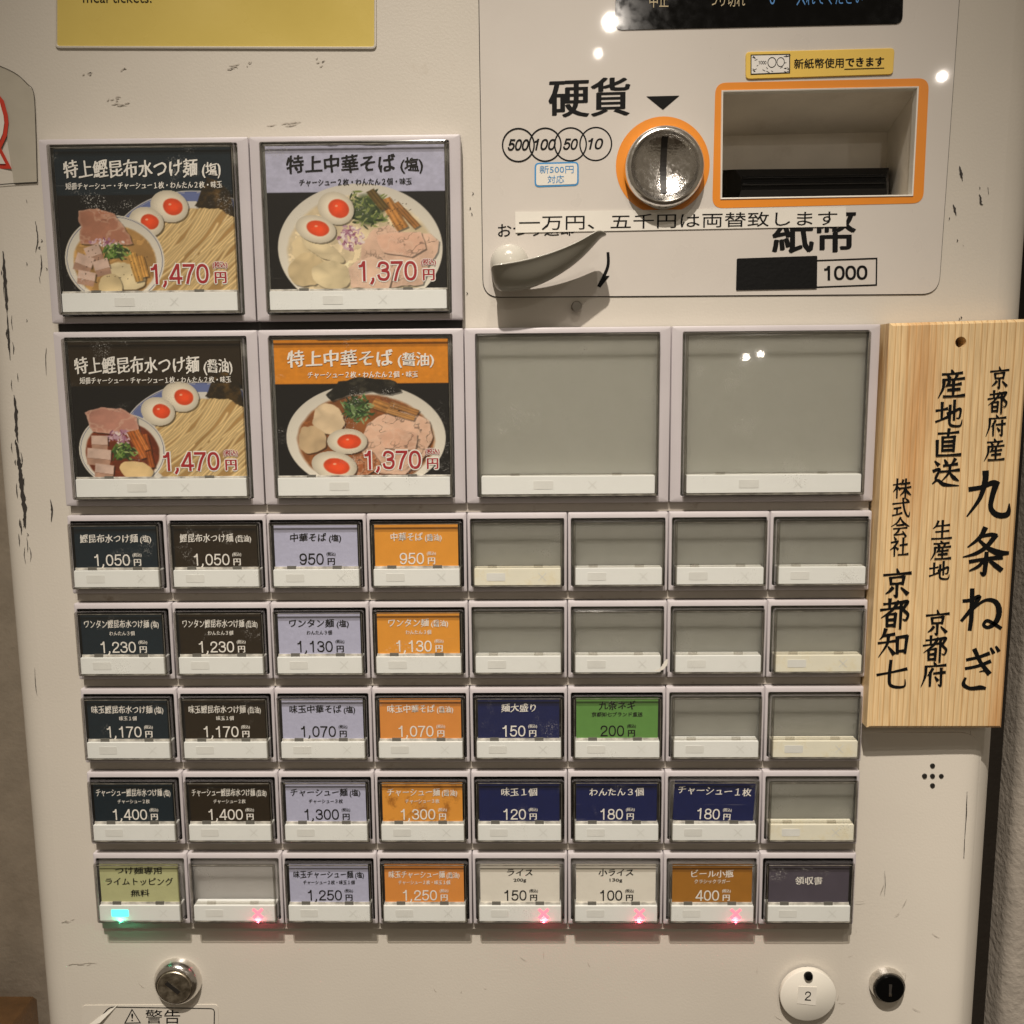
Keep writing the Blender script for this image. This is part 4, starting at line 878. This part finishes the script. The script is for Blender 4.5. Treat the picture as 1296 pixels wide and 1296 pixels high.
# ------------------------------------------------------------------ plastic sheet with red bubble on the left edge
sh = [pz(-60, 74), pz(-4, 82), pz(20, 93), pz(36, 107), pz(43.5, 118), pz(46, 160), pz(48, 231), pz(20, 232.5), pz(-60, 236)]
sh = [(max(x, XL+.001), z) for x, z in sh]
so_ = ccw(sh); m = MB(); m.add([(x, ysurf(x, .0006), z) for x, z in so_], [tuple(range(len(so_)))])
shp = child('plastic_sheet', m, mat('plastic_sheet', (.50, .465, .385), .25, var=.04, scale=60, bump=.15, bscale=90), smooth=30); shp['label'] = 'greyish plastic sheet with a red outlined bubble'
m = MB(); edge = [pz(-4, 82), pz(20, 93), pz(36, 107), pz(43.5, 118), pz(46, 160), pz(48, 231)]
ribbon(edge, [.0003]*6, 0, m, 0, yfun=lambda x: ysurf(x, .0009)); ribbon([pz(48, 231), pz(20, 232.5), pz(0, 234)], [.0005]*3, 0, m, 0, yfun=lambda x: ysurf(x, .0009)); child('sheet_edge', m, M['line'], shp)
bub = [(-25, 108), (-4, 116), (6, 128), (11, 146), (12, 156), (10, 172), (2.5, 188), (16, 214), (-25, 213)]
for nm, off, mt, ins in (('bubble_outline', .0010, 'signred', 0), ('bubble_fill', .0013, 'paper', .0021)):
    L = ccw([pz(*p) for p in bub]); 
    if ins: L = ccw([pz(*p) for p in [(-25, 113), (-6, 121), (1.5, 131), (6, 147), (7, 156), (5, 170), (-2.5, 187), (8.5, 208), (-25, 207)]])
    L = [(max(x, XL+.002), z) for x, z in L]; m = MB().add([(x, ysurf(x, off), z) for x, z in L], [tuple(range(len(L)))]); child(nm, m, M[mt], shp)

# ------------------------------------------------------------------ scuffs and chipped paint
sc = MB(); fa = MB()
def scratch(pts, w, mb=sc, jag=.5): ribbon([pz(*p) for p in pts], [w*.2]+[w]*(len(pts)-2)+[w*.15], 0, mb, 0, yfun=lambda x: ysurf(x, .0019 if x > .2 and False else .00035), jag=jag)
for pts, w in (([(18, 500), (20.5, 520), (21, 545), (23, 560)], .0018), ([(21, 560), (24, 585), (26, 600), (29, 625), (31, 645), (32, 668)], .0024), ([(4, 318), (6, 345), (8, 375), (9, 395)], .0020), ([(9, 395), (11, 425), (13, 455)], .0012),
               ([(64, 632), (66, 645), (65, 660)], .0012), ([(45, 280), (47, 292), (48, 305), (45, 320)], .0006), ([(52, 322), (53, 335), (51, 350)], .0007), ([(50, 350), (51, 358)], .0012), ([(59, 440), (58, 455), (59, 475)], .0004),
               ([(44, 845), (45, 868), (47, 880)], .0004), ([(1214, 210), (1216, 220), (1218, 229)], .0014), ([(1206, 259), (1208, 265), (1210, 273)], .0012), ([(1239, 246), (1241, 252), (1241, 258), (1244, 259)], .0010), ([(1250, 237), (1251, 246)], .0010), ([(1218, 310), (1220, 312)], .0006),
               ([(1222, 1000), (1221, 1030), (1219, 1060)], .0006), ([(1219, 1060), (1218, 1084)], .0011), ([(1228, 925), (1228, 952)], .0006), ([(1118, 1100), (1119, 1115), (1118, 1130)], .0003)):
    if pts[0][0] > 1085 and pts[0][1] > 925: ribbon([pz(*p) for p in pts], [w*.3]+[w]*(len(pts)-2)+[w*.3], 0, sc, 0, yfun=lambda x: ysurf(x, .0021), jag=.4)
    else: scratch(pts, w)
for k in range(26):
    x = random.gauss(18 + (k/26)*0, 4); v = random.uniform(320, 700); x = 2+(v-300)*.078+random.gauss(0, 5); l_ = random.uniform(4, 22); scratch([(x, v), (x+random.uniform(-1, 2), v+l_/2), (x+l_*.06, v+l_)], random.uniform(.0003, .0009))
for k in range(16):
    u = random.choice([random.uniform(590, 604), random.uniform(30, 60), random.uniform(1195, 1240)]); v = random.uniform(170, 420); scratch([(u, v), (u+random.uniform(-2, 2), v+2), (u+random.uniform(-1, 1), v+4)], random.uniform(.0003, .0007))
for u, v, w_, hgt in ((287, 86, 20, 4), (108, 95, 10, 2), (155, 89, 6, 2), (315, 82, 6, 3), (404, 80, 10, 6), (140, 126, 14, 3), (150, 132, 18, 3), (350, 158, 30, 3), (85, 1165, 14, 3), (95, 1220, 30, 2), (620, 130, 8, 3), (860, 132, 14, 2)):
    for q in range(5):
        uu = u+random.uniform(-w_, w_)*.5; vv = v+random.uniform(-hgt, hgt); L = random.uniform(.2, .7)*w_; scratch([(uu, vv), (uu+L/2, vv-random.uniform(0, 1.5)), (uu+L, vv-random.uniform(0, 3))], random.uniform(.0003, .0007), fa)
for c_, s_ in (((1120, 1246), 60), ((1021, 1256), 70), ((226, 1243), 60), ((1150, 1150), 80), ((700, 1240), 200)):
    for q in range(6):
        uu = c_[0]+random.uniform(-s_, s_); vv = c_[1]+random.uniform(-40, 40); a = random.uniform(0, 6.28); L = random.uniform(3, 14); mbx = fa; pts = [(uu, vv), (uu+math.cos(a)*L*.5, vv+math.sin(a)*L*.5+.8), (uu+math.cos(a)*L, vv+math.sin(a)*L)]
        ribbon([pz(*p) for p in pts], [.0001, .0003, .0001], 0, fa, 0, yfun=lambda x: ysurf(x, .0021), jag=.3) if uu > 1085 else scratch(pts, .0003, fa)
o = child('paint_chips', sc, M['scuff'], cab); o['kind'] = 'stuff'
o = child('faint_scuffs', fa, M['scuffl'], cab); o['kind'] = 'stuff'
# torn bit of white tape on the second row
m = MB(); ribbon([pz(829, 849, -.014), pz(836, 847, -.014), pz(841, 842, -.014), pz(844, 835, -.014)], [.0004, .0016, .0024, .0012], -.0141, m, 0, jag=.25); child('torn_tape', m, M['paper'])

# ------------------------------------------------------------------ number tag
cx, cz = pz(1021.5, 1257, -.003); tz = pz(1023, 1235, -.006)
tag = empty('number_tag', (cx, 0, cz-.0165), 'round white plastic tag with paper number 2 hung on a black pin', 'tag')
child('disc', lathe(cx, cz, [(.0170, -.0017), (.0172, -.0025), (.0172, -.0052), (.0166, -.0057)], n=56), M['tag'], tag, smooth=40)
child('pin', lathe(*tz, [(.0026, -.0005), (.0028, -.0066), (.0024, -.0075), (.0012, -.0078)], n=24), M['black'], tag, smooth=50)
pq = ccw([pz(1010.5, 1248.5, -.006), pz(1008.5, 1270, -.006), pz(1032, 1272.5, -.006), pz(1034, 1249.5, -.006)])
pp = child('paper_square', slab(pq, -.0060, -.0056), M['paper'], tag)
t = Text(); t.px('2', M['ink'], -.0062, 1018.5, 1254.5, 1026.5, 1266, dv=-.5, shear=.05); t.build('lettering', pp)

# ------------------------------------------------------------------ wooden board
YB = -.0170
bl, brp, trp, tlp = pz(1098, 922, YB), pz(1268.5, 922, YB), pz(1304.5, 403.5, YB), pz(1127, 409, YB)
wb = empty('wooden_sign', ((bl[0]+brp[0])/2, 0, bl[1]), 'pine board with black brush lettering hanging on the machine', 'sign')
outl = ccw([bl, brp, trp, tlp]); cxh, czh = pz(1216, 433, YB)
hole_ = circle(cxh, czh, .0030, 24)[::-1]
mbd = plate_holes(inset(outl, .0016), [hole_], YB, -.0019)
mbd.loft([at(outl, -.0018), at(outl, YB+.0016), at(inset(outl, .0016), YB)]) ; mbd.add(at(outl, -.0018), [tuple(range(4))[::-1]])
brd = child('board', mbd, M['wood'], wb)
t = Text(); y = YB-.00025; ink = M['ink']
def K(txt):                    # strokes written as "type x,y x,y ...", hundredths of the character box
    out = []
    for st in txt.split(';'):
        p = st.split(); ty = p[0]; pts = [tuple(float(q)/100 for q in c.split(',')) for c in p[1:]]; n = len(pts)
        prof = {'h': (.85, .62, 1.05), 'v': (1.15, .95, .85), 'p': (1.2, .95, .22), 'n': (.45, 1.0, 1.35, .25), 'd': (.45, 1.35), 'k': (1.1, .95, .95, .25)}[ty]
        out.append((pts, [.086*float(np.interp(i/(n-1), np.linspace(0, 1, len(prof)), prof)) for i in range(n)]))
    return out
KJ = {c: K(t_) for c, t_ in {
 '京': 'd 48,102 53,86;h 4,79 50,83 96,87;v 27,70 30,45;h 27,69 50,72 73,74;v 73,75 69,46;h 31,48 50,49 69,51;k 50,47 50,20 49,2 40,8;p 35,34 26,22 12,12;d 64,35 86,13',
 '都': 'h 10,84 30,86 52,89;v 30,102 30,68;h 0,63 30,67 64,72;p 60,94 38,62 2,34;v 22,46 23,3;h 22,46 36,48 51,50;v 51,50 49,3;h 24,27 48,29;h 24,7 48,9;v 69,93 68,-4;k 69,91 91,94 77,67 93,48 87,28 75,31',
 '府': 'd 50,102 56,90;h 16,84 55,86 98,90;p 18,84 16,45 0,0;p 45,75 36,58 25,46;v 36,60 36,4;h 50,56 96,61;k 80,77 80,40 80,6 69,12;d 55,43 67,28',
 '産': 'd 48,103 53,93;h 14,86 50,88 90,92;d 33,84 41,73;p 70,86 66,76 59,70;h 18,66 60,68 98,72;p 20,66 18,35 0,-2;p 41,59 35,48 27,40;h 34,46 60,48 86,52;h 36,28 82,32;h 20,4 60,5 100,9;v 57,61 57,8',
 '地': 'h -2,61 20,64 40,69;v 20,91 20,28;h -2,20 18,27 42,38;k 42,50 66,58 90,68 88,36 76,34;v 67,100 67,27;k 51,81 50,40 51,14 64,5 92,6 98,28',
 '直': 'h 12,86 50,88 90,92;v 53,103 50,75;v 30,73 30,20;h 30,72 50,73 75,75;v 75,76 73,20;h 31,56 72,58;h 31,40 72,42;h 31,24 72,26;v 9,60 10,5;h 8,5 50,6 100,9',
 '送': 'd 6,94 20,80;k 2,57 25,63 12,30 23,24;n 0,10 20,23 45,7 102,3;d 43,100 51,86;p 83,102 77,92 69,84;h 40,77 65,80 92,84;h 30,55 65,58 100,62;p 65,79 60,50 34,20;n 65,53 72,42 82,32 100,21',
 '生': 'p 31,100 21,74 5,58;h 25,73 55,76 88,80;v 53,103 52,6;h 19,41 52,44 86,48;h 0,3 50,5 100,9',
 '株': 'h 0,69 20,72 42,76;v 22,102 22,-3;p 22,68 14,48 0,30;d 26,59 39,45;p 55,96 51,82 43,69;h 52,75 94,81;h 41,51 70,54 100,59;v 71,102 70,-3;p 69,51 58,30 40,12;n 72,51 78,38 86,28 103,14',
 '式': 'h 2,71 50,76 96,82;h 10,45 50,51;v 28,48 28,16;h 2,8 28,13 56,22;k 60,103 66,55 80,16 96,3 100,28;d 77,100 89,89',
 '会': 'p 51,103 32,74 -2,52;n 51,100 64,80 80,66 104,54;h 30,60 70,63;h 12,41 50,44 90,48;p 46,42 36,24 16,8;h 16,8 45,10 75,15;d 65,29 84,0',
 '社': 'd 19,103 29,88;h 4,71 42,79;p 41,79 24,50 -2,30;v 24,53 24,-3;d 30,47 43,35;h 54,57 96,63;v 73,97 72,6;h 45,5 72,6 102,10',
 '知': 'p 21,103 14,80 2,66;h 16,79 52,86;h -2,53 28,57 58,62;p 31,84 28,50 0,2;d 32,41 52,15;v 62,75 64,16;h 62,74 95,79;v 95,79 90,18;h 64,24 91,27',
 '七': 'h 0,48 50,58 100,70;k 45,100 42,45 46,13 70,4 95,8 96,32'}.items()}
def kan(ch, u, v, su, sv=None, wk=1.0):
    sv = sv or su
    s0 = (Vector(pz(u+10, v, y))-Vector(pz(u, v, y))).length/10*su
    for k, (pts, wd) in enumerate(KJ[ch]):
        ribbon([pz(u-su/2+p*su-.04*su*(1-q), v+sv/2-q*sv, y) for p, q in pts], [w_*s0*wk*1.28*random.uniform(.92, 1.1) for w_ in wd], y-.00003*k, t.mb, t.mi(ink), steps=6, jag=.04)
for i, ch in enumerate('京都府産'): kan(ch, 1265.5-i*2.2, 478+i*30.5, 25, 27)
for i, ch in enumerate('産地直送'): kan(ch, 1205-i*2.4, 486+i*37.5, 33, 34)
for i, ch in enumerate('生産地'): kan(ch, 1192.5-i*1.2, 671+i*25.5, 25, 23)
for i, ch in enumerate('京都府'): kan(ch, 1187-i*2.4, 788+i*33, 31, 31)
for i, ch in enumerate('株式会社'): kan(ch, 1142-i*1.2, 618+i*24.5, 22, 23)
for i, ch in enumerate('京都知七'): kan(ch, 1136-i*2.2, 738+i*38.5, 37, 35)
BR = {
 '九': [([(.40, 1.0), (.40, .80), (.30, .42), (.03, .02)], [.13, .12, .09, .03]), ([(.06, .62), (.30, .66), (.56, .76), (.66, .74)], [.10, .09, .11, .13]), ([(.66, .76), (.58, .48), (.56, .20), (.72, .05), (.94, .07), (.97, .30)], [.13, .11, .10, .12, .12, .02])],
 '条': [([(.46, 1.0), (.36, .80), (.10, .58)], [.11, .09, .03]), ([(.38, .82), (.60, .86), (.70, .83)], [.07, .08, .11]), ([(.70, .84), (.52, .60), (.28, .44), (.00, .36)], [.11, .09, .08, .02]), ([(.36, .72), (.55, .56), (.78, .46), (1.0, .45)], [.06, .09, .13, .07]),
        ([(.16, .26), (.45, .31), (.86, .36)], [.08, .07, .10]), ([(.52, .46), (.51, .20), (.48, -.02), (.40, .03)], [.08, .10, .09, .02]), ([(.46, .28), (.34, .15), (.16, .06)], [.07, .07, .03]), ([(.60, .28), (.74, .17), (.86, .08)], [.06, .10, .10])],
 'ね': [([(.26, 1.0), (.27, .60), (.27, .28), (.25, .02)], [.10, .10, .10, .09]), ([(.06, .72), (.22, .74), (.44, .82), (.26, .54), (.04, .24)], [.08, .08, .10, .08, .07]), ([(.04, .24), (.34, .56), (.60, .74), (.84, .70), (.94, .48), (.88, .22), (.70, .08), (.58, .14), (.68, .24), (1.0, .06)], [.06, .06, .07, .11, .13, .12, .08, .07, .08, .08])],
 'ぎ': [([(.16, .72), (.46, .78), (.76, .88)], [.08, .08, .10]), ([(.14, .50), (.46, .56), (.80, .68)], [.08, .08, .10]), ([(.36, .98), (.54, .66), (.78, .38)], [.11, .09, .13]), ([(.78, .38), (.66, .44), (.52, .42)], [.12, .05, .02]), ([(.14, .26), (.10, .10), (.28, .00), (.56, .02), (.70, .00)], [.06, .10, .09, .12, .07]), ([(.80, 1.02), (.88, .90)], [.05, .09]), ([(.94, 1.06), (1.02, .95)], [.05, .09])]}
for ch, u, v, su, sv in (('九', 1253, 626, 56, 57), ('条', 1249, 697, 57, 57), ('ね', 1243, 772, 52, 52), ('ぎ', 1240, 846, 46, 50)):
    for k, (pts, wd) in enumerate(BR[ch]):
        s0 = (Vector(pz(u+10, v, y))-Vector(pz(u, v, y))).length/10*su
        ribbon([pz(u-su/2+p*su-.05*su*(1-q), v+sv/2-q*sv, y) for p, q in pts], [w_*s0*1.12 for w_ in wd], y-.00003*k, t.mb, t.mi(ink), steps=8, jag=.04)
t.build('lettering', brd)
child('nail', lathe(cxh, czh-.0003, [(.0016, .0), (.0016, -.009)], n=14), mat('nail_dark', (.10, .07, .05), .5), wb)

# ------------------------------------------------------------------ wooden stand at the left
c_ = P(48, 1259, .36); ws_ = empty('wooden_stand', (c_.x-.2, .16, 0), 'brown stained wooden stand beside the machine against the wall', 'stand')
m = MB(); o1 = rrect(c_.x-.45, .02, c_.x, .36, .004, 3)
m.loft([[(x, y_, c_.z-.055) for x, y_ in o1], [(x, y_, c_.z-.004) for x, y_ in o1], [(x, y_, c_.z) for x, y_ in inset(o1, .003)]], cap1=True, cap0=True); child('top_board', m, M['standwood'], ws_, smooth=40)
for xx in (c_.x-.43, c_.x-.05):
    for yy_ in (.03, .31): m = MB(); m.box(xx, xx+.035, yy_, yy_+.035, 0, c_.z-.054); child('leg', m, M['standwood'], ws_)

bpy.data.objects.remove(_co); bpy.data.curves.remove(_cd)
